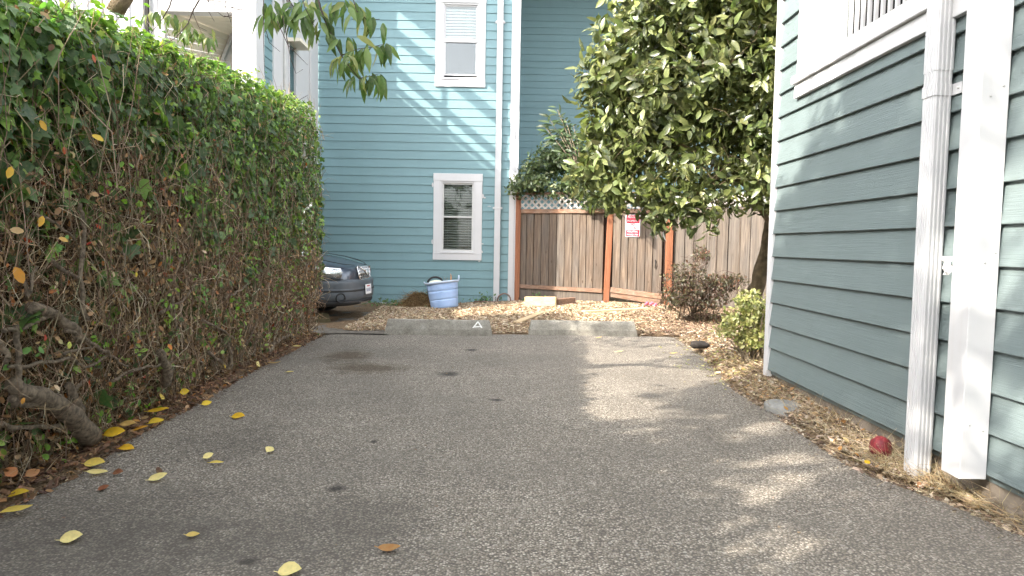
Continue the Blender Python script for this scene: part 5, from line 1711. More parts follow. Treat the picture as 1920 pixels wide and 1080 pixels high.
# dry leaves among it
n = 900
ya = rng.uniform(2.6, 9.6, n // 2); xa = l_edge(ya) - .30 + .33 * rng.random(n // 2)
yb = rng.uniform(2.8, 10, n - n // 2); xb = r_edge(yb) + .02 + rng.random(n - n // 2) * np.where(yb > 6.3, .8, .25)
x = np.concatenate([xa, xb]); y = np.concatenate([ya, yb]); P = np.stack([x, y, bed_z(x, y) + .02], 1)
nn = np.stack([rng.normal(size=n) * .5, rng.normal(size=n) * .5, np.ones(n)], 1)
me = scatter_mesh("dry_leaves", L_OVAL[0], L_OVAL[1], P, frames(nn, unit(n)), rng.uniform(.025, .06, n), pick_cols([(.34, .19, .09), (.46, .30, .16), (.22, .11, .06), (.50, .24, .06)], [4, 3, 3, 1], n))
o = link_mesh("dry_leaves", me, None, M_DRY); tag(o, "small dry brown leaves along both edges of the driveway", "dry leaves", None, "stuff")
# loose grit and crumbs on the asphalt edges
n = 2600
sd = rng.random(n) < .5; y = rng.uniform(2.8, 10, n); e = np.abs(rng.normal(size=n)) * .09 * np.where(rng.random(n) < .14, 14, 1)
x = np.where(sd, l_edge(y) + e - .02, r_edge(y) - e + .02)
chips("grit", "crumbs of bark and grit strewn along the asphalt edges", "grit", np.stack([x, y, np.full(n, .004)], 1), .006, .022, [(.20, .15, .10), (.10, .07, .05), (.36, .29, .2), (.3, .27, .23)], [3, 3, 2, 2], .4)
# straw: dry grass along the right wall
n = 2600
y = np.concatenate([rng.uniform(2.8, 4.2, 1500), rng.uniform(4.2, 7.6, 1100)]); x = r_edge(y) + .02 + rng.random(n) * np.maximum(X_NEAR - r_edge(y) - .02, .10)
x = np.where(y > 6.4, x + rng.random(n) * .5, x)
P = np.stack([x, y, bed_z(x, y) + .005], 1)
dirs = np.stack([rng.normal(size=n) * .6 - .15, rng.normal(size=n) * .9, np.abs(rng.normal(size=n)) * .38 + .04], 1)
me = twig_mesh("dry_grass", P, dirs, rng.uniform(.05, .22, n), rng.uniform(.0007, .0018, n), rng.normal(size=(n, 2)) * .6, pick_cols([(.56, .44, .25), (.44, .32, .17), (.66, .56, .36), (.30, .21, .11)], [4, 3, 2, 2], n))
o = link_mesh("dry_grass", me, None, M_TWIG); tag(o, "dry straw coloured grass along the foot of the right wall", "dry grass", None, "stuff")
# small weeds at the far wall
for (px, py, Y, nl, sp, lab) in ((735, 577, 13.4, 120, .22, "low green weeds by the car nose at the blue wall"), (1180, 600, 11, 0, .1, ""), (905, 570, 13.9, 60, .14, "thin weeds between tub and downspout"), (1010, 570, 13.6, 50, .16, "sparse weeds at the foot of the corner board")):
    if nl == 0: continue
    q = at_y(px, py, Y); q.z = float(gz(q.x, q.y))
    wd = thing("weeds", q, lab, "weeds")
    P = np.array(q)[None] + np.stack([rng.normal(size=nl) * sp, rng.normal(size=nl) * .10, np.abs(rng.normal(size=nl)) * .07 + .02], 1)
    me = scatter_mesh("leaves", L_OVAL[0], L_OVAL[1], P, frames(unit(nl) * .6 + np.array([0, -.4, .7]), unit(nl)), rng.uniform(.04, .08, nl), pick_cols([(.045, .11, .035), (.08, .17, .05), (.03, .07, .025)], [3, 2, 2], nl), q)
    o = link_mesh("leaves", me, wd, M_LEAF); o["kind"] = "stuff"
    me = twig_mesh("stalks", P - np.array([0, 0, .06]), np.tile(np.array([[0.0, 0, 1]]), (nl, 1)) + rng.normal(size=(nl, 3)) * .25, np.full(nl, .09), np.full(nl, .002), rng.normal(size=(nl, 2)) * .3, pick_cols([(.1, .14, .05)], [1], nl), q)
    o = link_mesh("stalks", me, wd, M_TWIG); o["kind"] = "stuff"

# ------------------------------------------------------------------ trees
def crown_clusters(lobes, n_cl):
    """cluster centres on lobe skins (and some inside), with outward directions"""
    w = np.array([l[3] * l[4] + l[4] * l[5] + l[3] * l[5] for l in lobes]); w /= w.sum()
    pick = rng.choice(len(lobes), n_cl, p=w); u = unit(n_cl)
    L = np.array(lobes)[pick]
    r = 1 - .62 * rng.random(n_cl) ** 1.8
    C = L[:, :3] + u * L[:, 3:6] * r[:, None]
    return C, u
def rosettes(C, U, k0, k1, spread, droop, tipdir=.8):
    P = []; T = []; Nm = []
    for c, u in zip(C, U):
        k = rng.integers(k0, k1)
        ax = u + rng.normal(size=3) * .35 + np.array([0, 0, .15]); ax /= np.linalg.norm(ax)
        a = rng.random(k) * 6.283
        s1 = np.cross(ax, [.3, .5, .8]); s1 /= np.linalg.norm(s1); s2 = np.cross(ax, s1)
        rad = np.cos(a)[:, None] * s1 + np.sin(a)[:, None] * s2
        al = -rng.random(k)[:, None] * spread
        P.append(c + ax * al + rad * .01 + rng.normal(size=(k, 3)) * spread * .22)
        t_ = rad + ax * (tipdir + .5 * al / max(spread, 1e-3)) + rng.normal(size=(k, 3)) * .25; t_[:, 2] -= droop
        n_ = ax - rad * .55 + rng.normal(size=(k, 3)) * .35
        T.append(t_); Nm.append(n_)
    return np.concatenate(P), frames(np.concatenate(Nm), np.concatenate(T))

# citrus tree in front of the fence
cit = thing("citrus_tree", (2.86, 8.0, .1), "rounded glossy leaved citrus tree leaning over the driveway by the right house", "tree")
CORG = np.array(org_of(cit))
tb = at_y(1408, 560, 8.0)
trunk = [(2.86, 8.02, .02), (2.83, 8.0, .45), (2.86, 7.98, .80), (2.96, 7.95, 1.25), (3.02, 7.92, 1.7), (2.92, 7.9, 2.2), (2.75, 7.9, 2.8), (2.65, 7.9, 3.5)]
branch(trunk, .105, .05, cit, M_BARK, "trunk", 12, 5)
for pts, r0, r1 in (([(3.0, 7.93, 1.6), (2.6, 7.7, 2.0), (2.1, 7.6, 2.3), (1.6, 7.5, 2.5)], .045, .016), ([(2.95, 7.9, 2.1), (2.9, 7.4, 2.7), (2.7, 7.1, 3.3)], .04, .014), ([(2.75, 7.9, 2.8), (2.2, 8.0, 3.4), (1.7, 8.0, 3.9)], .04, .014),
                    ([(3.0, 7.93, 1.75), (3.4, 8.1, 2.3), (3.7, 8.2, 3.0)], .04, .014), ([(2.7, 7.9, 3.1), (2.6, 7.6, 3.9), (2.5, 7.5, 4.6)], .04, .014), ([(2.4, 7.62, 2.15), (2.1, 7.3, 2.0), (1.85, 7.2, 1.8)], .025, .010)):
    branch(pts, r0, r1, cit, M_BARK, "limb", 8, 4)
lobes = [(2.30, 7.9, 3.25, 1.45, 1.15, 1.2), (1.60, 7.6, 2.75, .85, .8, .75), (2.75, 7.5, 2.35, .75, .7, .62), (2.3, 7.8, 4.25, 1.2, 1.1, .95), (2.9, 7.7, 4.0, .9, 1.0, 1.1),
         (1.25, 7.7, 3.3, .55, .6, .6), (1.5, 7.6, 3.9, .6, .6, .5), (1.80, 7.25, 2.02, .42, .42, .42), (1.95, 7.15, 1.70, .26, .26, .33), (1.15, 7.6, 2.35, .48, .42, .40), (1.35, 7.4, 1.95, .38, .38, .30), (.92, 7.6, 2.12, .26, .3, .24), (1.15, 7.45, 1.82, .24, .25, .18), (1.02, 7.5, 2.0, .34, .3, .26), (.95, 7.6, 3.0, .3, .3, .3), (1.0, 7.6, 2.6, .3, .3, .3), (1.72, 7.3, 1.72, .28, .3, .26), (1.58, 7.2, 1.62, .2, .2, .2), (2.5, 7.3, 2.0, .5, .45, .4), (2.95, 7.4, 3.2, .6, .6, .9)]
C, U = crown_clusters(lobes, 2700)
# never through the house corner
Ci, Ui = crown_clusters([(l[0], l[1] + .1, l[2], l[3] * .66, l[4] * .66, l[5] * .66) for l in lobes[:6]], 1300)
C = np.concatenate([C, Ci]); U = np.concatenate([U, Ui])
ok = ~((C[:, 0] > X_NEAR - .25) & (C[:, 1] < HC + .35)); C = C[ok]; U = U[ok]
P, rot = rosettes(C, U, 4, 8, .13, .35)
n = len(P); size = rng.uniform(.08, .155, n)
CIT = [(.055, .085, .026), (.085, .125, .036), (.13, .175, .055), (.19, .235, .085), (.030, .055, .018), (.25, .30, .09)]
colr = pick_cols(CIT, [4, 4, 3, 1.8, 2.5, .4], n, .2) * np.array([1.08, .98, 1.05])
vis, dep = in_frame(P, -6)
front = (P[:, 1] < 7.75)
score = np.where(vis & front, size / dep * rng.uniform(.85, 1.1, n), 0)
big = np.argsort(-score)[:300]; rest = np.setdiff1d(np.arange(n), big)
me = scatter_mesh("foliage", L_CITRUS[0], L_CITRUS[1], P[rest], rot[rest], size[rest], colr[rest], CORG)
o = link_mesh("foliage", me, cit, M_CITRUS); o["kind"] = "stuff"
single_leaves(cit, "leaf", L_CITRUS, P[big], rot[big], size[big], colr[big], M_CITRUS, 12)
tw = C[rng.choice(len(C), 900)]
me = twig_mesh("twigs", tw, (np.array([2.5, 7.85, 2.9]) - tw) * .6 + rng.normal(size=tw.shape) * .5, rng.uniform(.15, .45, len(tw)), rng.uniform(.002, .006, len(tw)), rng.normal(size=(len(tw), 2)) * .4, pick_cols([(.12, .10, .05), (.09, .07, .04)], [1, 1], len(tw)), CORG)
o = link_mesh("twigs", me, cit, M_TWIG); o["kind"] = "stuff"
M_FRUIT = plain("green citrus fruit", (.10, .14, .03), .5, .15, 40, .2)
for (px, py, Y, r_) in ((1187, 162, 7.35, .033), (1240, 30, 7.4, .03)):
    q = at_y(px, py, Y); MB().lathe(q, [(r_ * math.sin(math.pi * k / 9), -r_ * math.cos(math.pi * k / 9)) for k in range(1, 9)], 12, None, True, True).build("fruit", M_FRUIT, cit)

# upright leafy branch beside the citrus crown
spr = thing("leafy_shoot", (1.75, 14.2, .2), "feathery dark shoot rising left of the citrus crown above the fence vine", "shoot")
s0 = at_y(1085, 330, 12.2)
PP = []; RR = []; 
for (px, py) in ((1045, 205), (1030, 222), (1060, 225), (1022, 238), (1075, 235), (1052, 248)):
    e = at_y(px, py, 12.2); pts = [s0, s0.lerp(e, .5) + Vector((.05, 0, .0)), e]
    MB().tube([s0, s0.lerp(e, .5) + Vector((.05, 0, 0)), e], [.012, .008, .004], 6).build("stem", M_BRANCH, spr)
    k = 26; u = np.linspace(.35, 1, k); base = np.array([list(s0.lerp(e, float(q))) for q in u])
    d = np.array(e - s0); d /= np.linalg.norm(d)
    sd = np.where(np.arange(k)[:, None] % 2 == 0, 1, -1) * np.cross(d, [0, -1, .2])[None]
    PP.append(base + rng.normal(size=(k, 3)) * .02); RR.append(frames(np.tile([[0, -.8, .6]], (k, 1)) + rng.normal(size=(k, 3)) * .3, sd * .8 + d[None] * .9))
PP = np.concatenate(PP); RR = np.concatenate(RR)
single_leaves(spr, "leaf", L_PEACH, PP, RR, rng.uniform(.13, .22, len(PP)), pick_cols([(.05, .09, .04), (.08, .13, .05), (.035, .06, .03)], [2, 2, 2], len(PP)), M_PEACH, 6)
branch([(1.75, 14.2, .12), (1.7, 13.6, 2.4), tuple(s0)], .02, .012, spr)

# vine over the lattice
vine = thing("flowering_vine", (1.1, 14.2, .2), "leafy vine heaped over the lattice top of the fence", "vine")
lob = []
for (px, py, Y, rx, rz) in ((985, 350, 14.0, .40, .28), (1020, 312, 14.2, .50, .36), (1060, 300, 14.2, .55, .42), (1085, 350, 13.9, .5, .42), (1000, 345, 13.8, .35, .2), (1120, 360, 13.5, .5, .34), (1050, 355, 13.8, .5, .25), (968, 352, 13.9, .2, .14), (1110, 310, 14, .6, .5), (1040, 292, 14.1, .42, .36), (1078, 285, 14.0, .45, .42), (1105, 345, 13.4, .5, .5), (1000, 325, 14.0, .36, .3), (1140, 300, 13.9, .5, .6)):
    q = at_y(px, py, Y); lob.append((q.x, q.y, q.z, rx, .35, rz))
C, U = crown_clusters(lob, 1500); P, rot = rosettes(C, U, 4, 8, .11, .25)
n = len(P); size = rng.uniform(.05, .10, n)
colr = pick_cols([(.035, .065, .028), (.065, .105, .04), (.11, .15, .06), (.20, .23, .11)], [4, 3, 2, 1], n)
score = np.where(P[:, 1] < 13.9, size * rng.random(n), 0); big = np.argsort(-score)[:120]; rest = np.setdiff1d(np.arange(n), big)
VORG = np.array(org_of(vine))
o = link_mesh("foliage", scatter_mesh("foliage", L_OVAL[0], L_OVAL[1], P[rest], rot[rest], size[rest], colr[rest], VORG), vine, M_LEAF); o["kind"] = "stuff"
single_leaves(vine, "leaf", L_OVAL, P[big], rot[big], size[big], colr[big], M_LEAF, 6)
branch([(1.0, 14.25, .1), (.9, 14.3, 1.2), (1.1, 14.25, 2.3), (1.3, 14.2, 3.0)], .035, .012, vine)
branch([(.9, 14.3, 1.2), (.6, 14.25, 2.2), (.3, 14.2, 2.5)], .02, .008, vine)

# dark twiggy shrub by the gate post
shr = thing("dark_shrub", (3.0, 11.4, .15), "dark twiggy shrub with reddish leaves between gate post and citrus trunk", "shrub")
lob = []
for (px, py, rx, rz) in ((1285, 525, .40, .30), (1320, 560, .42, .28), (1262, 560, .25, .22), (1350, 530, .3, .16), (1318, 475, .12, .14), (1375, 525, .25, .12), (1325, 600, .22, .14)):
    q = at_y(px, py, 11.2); lob.append((q.x, q.y, q.z, rx, .35, rz))
C, U = crown_clusters(lob, 620); P, rot = rosettes(C, U, 3, 6, .08, .05)
n = len(P); SORG = np.array(org_of(shr))
colr = pick_cols([(.030, .030, .018), (.055, .05, .028), (.09, .045, .03), (.10, .085, .05), (.20, .09, .07)], [4, 3, 2, 1.5, .5], n)
o = link_mesh("foliage", scatter_mesh("foliage", L_OVAL[0], L_OVAL[1], P, rot, rng.uniform(.035, .065, n), colr, SORG), shr, M_LEAF); o["kind"] = "stuff"
root_p = np.array([3.0, 11.35, .16]); tw = C
me = twig_mesh("twigs", tw, (root_p - tw) * .5 + rng.normal(size=tw.shape) * .25, rng.uniform(.12, .4, len(tw)), rng.uniform(.002, .005, len(tw)), rng.normal(size=(len(tw), 2)) * .4, pick_cols([(.06, .035, .025), (.1, .06, .045)], [1, 1], len(tw)), SORG)
o = link_mesh("twigs", me, shr, M_TWIG); o["kind"] = "stuff"
for i in range(14):
    L = lob[i % len(lob)]; e = Vector(L[:3]) + Vector(((rng.random() - .5) * L[3], (rng.random() - .5) * .3, L[5] * rng.random()))
    b0 = Vector((3.0 + rng.normal() * .1, 11.35 + rng.normal() * .08, .12)); branch([b0, b0.lerp(e, .5) + Vector((rng.normal() * .06, 0, .05)), e], .012, .004, shr, sub=3, n=6)

# pale sunlit shrub at the house corner
ps = thing("pale_shrub", (2.62, 7.25, .1), "pale yellow green shrub with oval leaves at the near house corner", "shrub")
lob = []
for (px, py, rx, rz) in ((1410, 570, .24, .15), (1400, 605, .28, .20), (1375, 600, .14, .13), (1360, 618, .12, .08), (1425, 630, .2, .15), (1400, 640, .15, .08), (1435, 590, .2, .2), (1398, 565, .12, .10)):
    q = at_y(px, py, 7.2); lob.append((q.x, q.y, q.z, rx, .24, rz))
C, U = crown_clusters(lob, 420); ok = C[:, 1] > HC + .12; C = C[ok]; U = U[ok]; P, rot = rosettes(C, U, 4, 7, .05, -.05)
n = len(P); size = rng.uniform(.035, .058, n); PORG = np.array(org_of(ps))
colr = pick_cols([(.26, .27, .09), (.36, .36, .15), (.17, .20, .06), (.46, .44, .24), (.10, .13, .04)], [4, 3, 3, 1.5, 1], n)
vis, dep = in_frame(P); score = np.where(vis, size / dep, 0); big = np.argsort(-score)[:200]; rest = np.setdiff1d(np.arange(n), big)
o = link_mesh("foliage", scatter_mesh("foliage", L_OVAL[0], L_OVAL[1], P[rest], rot[rest], size[rest], colr[rest], PORG), ps, M_CITRUS); o["kind"] = "stuff"
single_leaves(ps, "leaf", L_OVAL, P[big], rot[big], size[big] * 1.1, colr[big], M_CITRUS, 6)
for i in range(16):
    L = lob[i % len(lob)]; e = Vector(L[:3]) + Vector((rng.normal() * L[3] * .4, rng.normal() * .1, rng.normal() * L[5] * .4))
    b0 = Vector((2.56 + rng.normal() * .05, 7.2 + rng.normal() * .05, .08)); branch([b0, b0.lerp(e, .45) + Vector((rng.normal() * .05, rng.normal() * .04, .0)), e], .014, .004, ps, sub=4, n=6)
n = 420   # yellow-green creeping leaves at its foot
x = 2.35 + rng.normal(size=n) * .22; y = 7.6 + rng.normal(size=n) * .7; P = np.stack([x, y, bed_z(x, y) + .03 * rng.random(n)], 1)
o = link_mesh("ground_cover", scatter_mesh("ground_cover", L_SMALL[0], L_SMALL[1], P, frames(unit(n) * .5 + np.array([0, 0, 1.0]), unit(n)), rng.uniform(.025, .055, n), pick_cols([(.36, .34, .12), (.24, .26, .08), (.46, .40, .18)], [3, 3, 2], n)), None, M_DRY)
tag(o, "yellow green creeping leaves on the chips round the pale shrub", "ground cover", None, "stuff")

# ------------------------------------------------------------------ peach tree behind the hedge, its twigs hang into the picture
pt = thing("peach_tree", (-4.3, 5.0, 0), "peach tree whose leafy twigs hang into the top left of the view", "tree")
TORG = np.array(org_of(pt))
branch([(-4.3, 5.0, -.05), (-4.25, 4.95, 1.2), (-4.2, 4.9, 2.4), (-4.05, 4.85, 3.1)], .11, .075, pt, M_BARK, "trunk", 12, 5)
for pts, r0, r1 in (([(-4.05, 4.85, 3.1), (-3.2, 4.6, 3.7), (-2.2, 4.4, 3.7), (-1.4, 4.25, 3.2), (-1.16, 4.2, 2.80)], .05, .010), ([(-4.05, 4.85, 3.1), (-4.0, 4.4, 3.9), (-3.6, 4.1, 4.6)], .05, .016), ([(-4.1, 4.85, 3.0), (-4.5, 5.5, 3.8), (-4.4, 6.3, 4.4)], .045, .015),
                    ([(-3.2, 4.6, 3.7), (-2.7, 4.7, 3.5), (-2.5, 4.75, 3.1)], .025, .008), ([(-2.2, 4.4, 3.7), (-1.9, 4.5, 3.3), (-1.75, 4.5, 3.0)], .018, .006)):
    branch(pts, r0, r1, pt, M_BARK, "limb", 8, 5)
M_DTWIG = plain('dark twig bark', (.07, .05, .04), .8, .2, 30, .2)
def px_stem(pts, Y, r0, r1):
    P_ = [at_y(px, py, Y) for px, py in pts]
    MB().tube(P_, [r0 + (r1 - r0) * i / (len(P_) - 1) for i in range(len(P_))], 6).build("twig", M_DTWIG, pt)
    return P_
PP = []; TT = []; NNl = []; SZ = []; CL = []
def leafy(px, py, Y, k, spread_px, L=.125, cols=None, lean=0.0):
    for _ in range(k):
        a = rng.normal() * spread_px; b = rng.normal() * spread_px * .35
        p = at_y(px + a, py + b, Y + rng.normal() * .06)
        PP.append(np.array(p)); s = 1 if a > 0 else -1
        TT.append(np.array([s * .35 + rng.normal() * .35 + lean, -.1 + rng.normal() * .3, -1.0 + .25 * rng.normal()])); NNl.append(np.array([s * .5 + rng.normal() * .5, -.8 + rng.normal() * .4, .45]))
        SZ.append(L * rng.uniform(.75, 1.2))
        pal = cols or [(.055, .12, .025), (.085, .165, .035), (.12, .20, .05), (.04, .085, .022), (.20, .24, .08)]
        CL.append(np.array(pal[rng.integers(len(pal))]) * (1 + rng.normal() * .12))
px_stem([(590, -30), (600, 12), (612, 45), (623, 69), (640, 104), (659, 130), (673, 147)], 4.2, .007, .0025)
px_stem([(640, 104), (670, 92), (700, 88), (722, 82)], 4.2, .003, .0015); px_stem([(673, 147), (695, 143), (712, 138)], 4.15, .003, .0012)
px_stem([(655, -30), (668, 20), (690, 38), (712, 36)], 4.25, .004, .0015); px_stem([(560, -30), (572, 15), (590, 50)], 4.1, .004, .0015)
px_stem([(520, -40), (548, 10), (575, 30)], 4.3, .005, .002)
for (px, py, k, s) in ((640, 5, 12, 14), (665, 15, 10, 12), (705, 42, 6, 7), (688, 32, 5, 6), (600, 40, 9, 11), (648, 72, 8, 9), (610, 60, 6, 8), (637, 105, 8, 8), (665, 98, 6, 7), (700, 86, 8, 9), (722, 84, 4, 4), (685, 92, 5, 6), (640, 118, 5, 5), (672, 145, 7, 8), (695, 142, 7, 7), (708, 140, 6, 5),
                       (505, 5, 8, 12), (525, 20, 8, 10), (548, 8, 8, 12), (575, 5, 9, 12), (560, 32, 7, 9), (590, 18, 6, 9), (500, 30, 5, 6)):
    leafy(px, py, 4.2, k, s)
yel = [(.12, .17, .045), (.20, .22, .06), (.08, .14, .03), (.26, .22, .07), (.10, .15, .04)]
px_stem([(330, -30), (318, 12), (305, 35), (283, 62)], 4.0, .005, .002); px_stem([(385, -20), (362, 20), (352, 45), (330, 70), (290, 95)], 3.9, .005, .0015)
for (px, py, k, s) in ((285, 25, 9, 8), (300, 22, 6, 8), (325, 32, 8, 9), (345, 38, 9, 9), (360, 55, 8, 8), (375, 62, 8, 8), (392, 70, 5, 5), (340, 55, 7, 8)):
    leafy(px, py, 4.0, k, s, .085, yel)
# bare twigs across the porch
for pts in ([(378, -20), (395, 12), (420, 32), (445, 26), (458, 12)], [(372, -10), (400, 8), (430, 14), (462, 20)], [(380, -5), (390, 20), (402, 40)], [(425, -10), (422, 12), (432, 38), (440, 64), (455, 68), (475, 62)], [(360, -20), (362, 25), (372, 50), (388, 58)], [(495, -30), (494, 20), (494, 70), (496, 140)],
            [(420, 30), (440, 34), (452, 24)], [(494, 40), (505, 80), (525, 97)], [(520, 40), (540, 85), (560, 105), (577, 122)], [(530, 30), (545, 110), (555, 138), (568, 130)], [(545, 170), (560, 188), (578, 178)], [(432, 12), (446, 18), (460, 20)], [(390, 0), (420, 4), (455, -4)]):
    px_stem(pts, 4.1, .0028, .0010)
for pts in ([(240, -12), (225, 5), (215, 25)],):
    P_ = [at_y(px, py, 5.0) for px, py in pts]; MB().tube(P_, [.05, .06, .06], 10).build("limb", M_BARK, pt)
PP = np.array(PP); SZ = np.array(SZ); CL = np.clip(np.array(CL), .01, .7)
single_leaves(pt, "leaf", L_PEACH, PP, frames(np.array(NNl), np.array(TT)), SZ, CL, M_PEACH, 14)
# its crown over the hedge, above the frame: loose, so sun flecks reach the drive
lob = [(-3.6, 4.0, 4.9, .9, .8, .5), (-4.4, 6.0, 4.8, .9, .8, .5), (-2.6, 4.6, 4.15, .6, .5, .28)]
C, U = crown_clusters(lob, 230); P, rot = rosettes(C, U, 4, 8, .14, .7); n = len(P)
o = link_mesh("foliage", scatter_mesh("foliage", L_PEACH[0], L_PEACH[1], P, rot, rng.uniform(.10, .15, n), pick_cols([(.055, .12, .025), (.085, .165, .035), (.12, .2, .05)], [1, 1, 1], n), TORG), pt, M_PEACH); o["kind"] = "stuff"

# unseen trees at left: one dapples wall and drive, two added ones block sky
def shade_tree(loc, lobes, n_cl, label, s0=.13, s1=.20, gap=.055):
    tr_ = thing("unseen_tree", loc, label, "tree"); org = np.array(org_of(tr_))
    mid = Vector(lobes[0][:3])
    branch([loc, (loc[0] + .1, loc[1], mid.z * .35), (mid.x, mid.y, mid.z * .7)], .16, .09, tr_, M_BARK, "trunk", 10, 4)
    for L in lobes: branch([(mid.x, mid.y, mid.z * .66), ((mid.x + L[0]) / 2, (mid.y + L[1]) / 2, (mid.z * .7 + L[2]) / 2), L[:3]], .07, .02, tr_, M_BARK, "limb", 6, 3)
    C, U = crown_clusters(lobes, n_cl); keep = vnoise(C, 1.25, 4.4) > gap; C = C[keep]; U = U[keep]; P, rot = rosettes(C, U, 4, 8, .18, .4); n = len(P)
    o = link_mesh("foliage", scatter_mesh("foliage", L_CITRUS[0], L_CITRUS[1], P, rot, rng.uniform(s0, s1, n), pick_cols(GREENS[:4], [1, 1, 1, .5], n), org), tr_, M_LEAF); o["kind"] = "stuff"
shade_tree((-5.6, -.6, 0), [(-5.3, .2, 6.4, 1.7, 1.5, 1.3), (-4.9, 1.3, 5.8, 1.1, 1.0, .9), (-5.2, -1.2, 7.2, 1.3, 1.35, 1.2), (-5.2, -.3, 9.0, 1.2, 1.0, .8), (-5.0, -1.4, 5.5, .8, .8, .4), (-5.4, .0, 7.6, 1.4, 1.1, .8), (-5.0, 1.35, 7.1, 1.0, .75, .7)], 4300, "leafy street tree left of the drive, shading the right wall")

shade_tree((-7.2, -6.0, 0), [(-7.2, -6.2, 5.6, 2.0, 2.0, 2.4), (-6.4, -5.6, 6.4, 1.5, 1.2, 1.6), (-7.6, -7.4, 6.4, 1.8, 1.8, 2.0), (-6.8, -6.4, 8.2, 1.6, 1.4, 1.2)], 900, "unseen tall tree added behind the viewer on the hedge side to block sky", .26, .36)  # added out of view to cut sky light on the right wall
shade_tree((-4.2, -8.0, 0), [(-4.2, -8.0, 5.0, 2.2, 2.0, 2.2), (-5.4, -7.6, 6.0, 1.8, 1.8, 1.9), (-3.0, -8.6, 5.6, 1.6, 1.6, 1.6), (-4.6, -8.0, 7.6, 1.8, 1.6, 1.2)], 900, "unseen broad tree added behind the viewer to block sky", .26, .36)  # second added tree, also there only to cut sky light

# ------------------------------------------------------------------ leaves lying on the asphalt, each one a thing
def fallen(px, py, length, wid, ang, colr, label, curl=.25, lift=.006, roll=0.0, tilt=14):
    q = on_ground(px, py)
    inside = float(l_edge(q.y)) < q.x < float(r_edge(q.y))
    z = .010 if inside else float(gz(q.x, q.y)) + .03
    q = on_ground(px, py, z)
    wid *= 1.15
    rows = [(0, .012), (.14, .016), (.18, .12 * wid), (.32, .28 * wid), (.50, .34 * wid), (.70, .29 * wid), (.88, .15 * wid), (1.0, 0.0)]
    roll += ((px * 7 + py * 3) % 23) - 11
    v, f = leaf_template(rows, .30 + curl * .4, 0)
    v = v.copy(); v[:, 1] -= .5
    v[:, 2] += curl * (v[:, 1] ** 2) * 1.1 + .05 * np.sin(v[:, 1] * 7 + px) * .4
    v[:, 2] -= v[:, 2].min()
    Mr = Matrix.Rotation(R(tilt), 3, 'X') @ Matrix.Rotation(R(ang), 3, 'Z') @ Matrix.Rotation(R(roll), 3, 'Y')
    length *= 1.05
    me = scatter_mesh("fallen_leaf", v, f, np.zeros((1, 3)), np.array(Mr)[None], np.array([length]), np.array([colr]))
    zz = np.zeros(len(me.vertices) * 3, np.float32); me.vertices.foreach_get("co", zz); mn = zz.reshape(-1, 3)[:, 2].min()
    o = link_mesh("fallen_leaf", me, None, M_DRY, q + Vector((0, 0, lift - mn - .004)))
    tag(o, label, "leaf", "fallen leaves on the driveway")
    sm = o.modifiers.new("th", 'SOLIDIFY'); sm.thickness = .0012; sm.offset = 0
YEL = (.72, .47, .02); YEL2 = (.78, .58, .05); PAL = (.74, .58, .13); PAL2 = (.76, .66, .29); ORA = (.66, .34, .03); BRN = (.20, .07, .035); TAN = (.55, .40, .18)
fallen(445, 783, .105, 1.0, -85, YEL, "bright yellow leaf lying alone on the asphalt right of the yellow cluster")
fallen(294, 781, .155, .55, -70, YEL, "long golden leaf on top of the yellow cluster by the hedge foot", .2, .04)
fallen(291, 797, .11, .9, -60, YEL2, "yellow leaf just under the long golden one in the cluster", .3, .02)
fallen(258, 811, .125, .5, -55, ORA, "narrow orange leaf leaning out of the yellow cluster", .3, .02)
fallen(238, 801, .11, .7, -80, (.70, .48, .16), "dull orange leaf at the left end of the yellow cluster", .3, .02)
fallen(212, 822, .135, 1.0, -65, YEL, "broad golden leaf with a dark blotch at the hedge foot", .15, .03)
fallen(235, 842, .105, .9, -90, (.74, .46, .02), "golden leaf lying flat below the broad blotched one", .1)
fallen(345, 747, .075, .9, -60, YEL2, "small yellow leaf standing up against the hedge foot", .5, .04, 40)
fallen(302, 762, .10, .6, 30, PAL, "pale upright leaf leaning on the hedge twigs above the cluster", .3, .06, 55)
fallen(386, 760, .085, .7, -55, YEL2, "small yellow leaf at the asphalt edge right of the upright one", .4, .01, 25)
fallen(175, 871, .125, .75, -82, PAL, "pale yellow leaf, upper of the pair on the asphalt edge", .15)
fallen(180, 887, .13, .45, -90, PAL2, "pale yellow leaf, lower of the pair on the asphalt edge", .15)
fallen(294, 899, .105, .7, -50, PAL2, "pale leaf with a brown one tucked behind it", .4)
fallen(296, 888, .06, .9, 10, (.10, .04, .025), "dark brown curled leaf behind a pale leaf", .5, .006, 40)
fallen(220, 888, .06, 1.0, -75, BRN, "red brown crumpled leaf right of the pale pair", .4)
fallen(193, 918, .06, .9, -40, (.26, .085, .045), "red brown leaf with a stalk below the pale pair", .4)
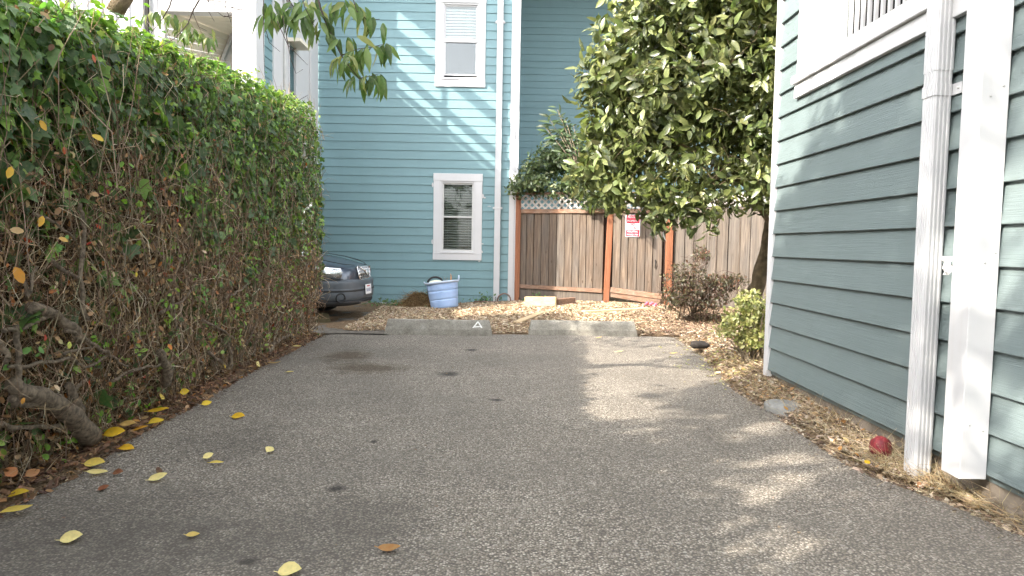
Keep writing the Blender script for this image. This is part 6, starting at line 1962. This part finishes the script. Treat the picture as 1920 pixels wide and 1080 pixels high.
fallen(389, 858, .07, .8, -40, PAL2, "small pale leaf, left of two touching on the asphalt", .5, .006, 20)
fallen(404, 868, .09, .45, -85, PAL, "thin pale leaf, right of two touching on the asphalt", .2)
fallen(505, 846, .062, 1.1, -20, PAL2, "small round cream leaf lying alone left of centre", .6, .006, 25)
fallen(131, 1012, .095, .9, -65, PAL2, "cream leaf in the lower left corner of the drive", .3)
fallen(360, 1005, .065, .6, -85, (.62, .47, .14), "small curled tan leaf below the brown and pale leaves", .7)
fallen(727, 1031, .105, .5, -88, (.36, .17, .05), "curled orange brown leaf near the bottom middle", .5)
fallen(540, 1074, .10, 1.0, -80, PAL2, "pale leaf cut by the bottom edge of the picture", .3)
fallen(32, 939, .10, .9, -60, YEL2, "yellow leaf on the twigs at the far left edge", .3, .03)
fallen(28, 964, .14, .5, -65, PAL, "long pale leaf with a stalk at the far left edge", .3, .02)
fallen(418, 684, .10, .8, -20, YEL, "yellow leaf standing among the hedge stems", .4, .05, 60)
fallen(482, 690, .14, .45, 25, PAL2, "pale curled leaf below the thick bent stem of the hedge", .6, .02, 40)
fallen(512, 684, .15, .35, -75, TAN, "long tan leaf at the asphalt edge below the bent stem", .4, .02)
fallen(542, 698, .09, .5, -80, PAL2, "pale sliver of leaf on the asphalt right of the bent stem", .3)
fallen(556, 652, .12, .4, -80, PAL2, "cream leaf at the asphalt edge near the hedge corner", .3, .02)
fallen(1625, 876, .045, .9, -60, YEL, "tiny yellow leaf on the straw left of the downspout", .3, .03)
fallen(1160, 660, .13, .3, -70, PAL2, "pale leaf lying in the sun right of the plain wheel stop", .2)
fallen(1262, 663, .11, .35, -80, TAN, "thin tan leaf on the sunlit asphalt near the chips", .2)
fallen(1122, 634, .11, .4, -60, TAN, "small tan leaf just in front of the plain wheel stop", .3)
fallen(60, 900, .075, .9, -35, (.45, .22, .10), "large rusty leaf in the litter under the hedge at left", .4, .03, 20)
fallen(18, 905, .075, 1.0, -10, (.50, .20, .08), "curled rusty leaf at the left edge of the hedge litter", .6, .04, 40)
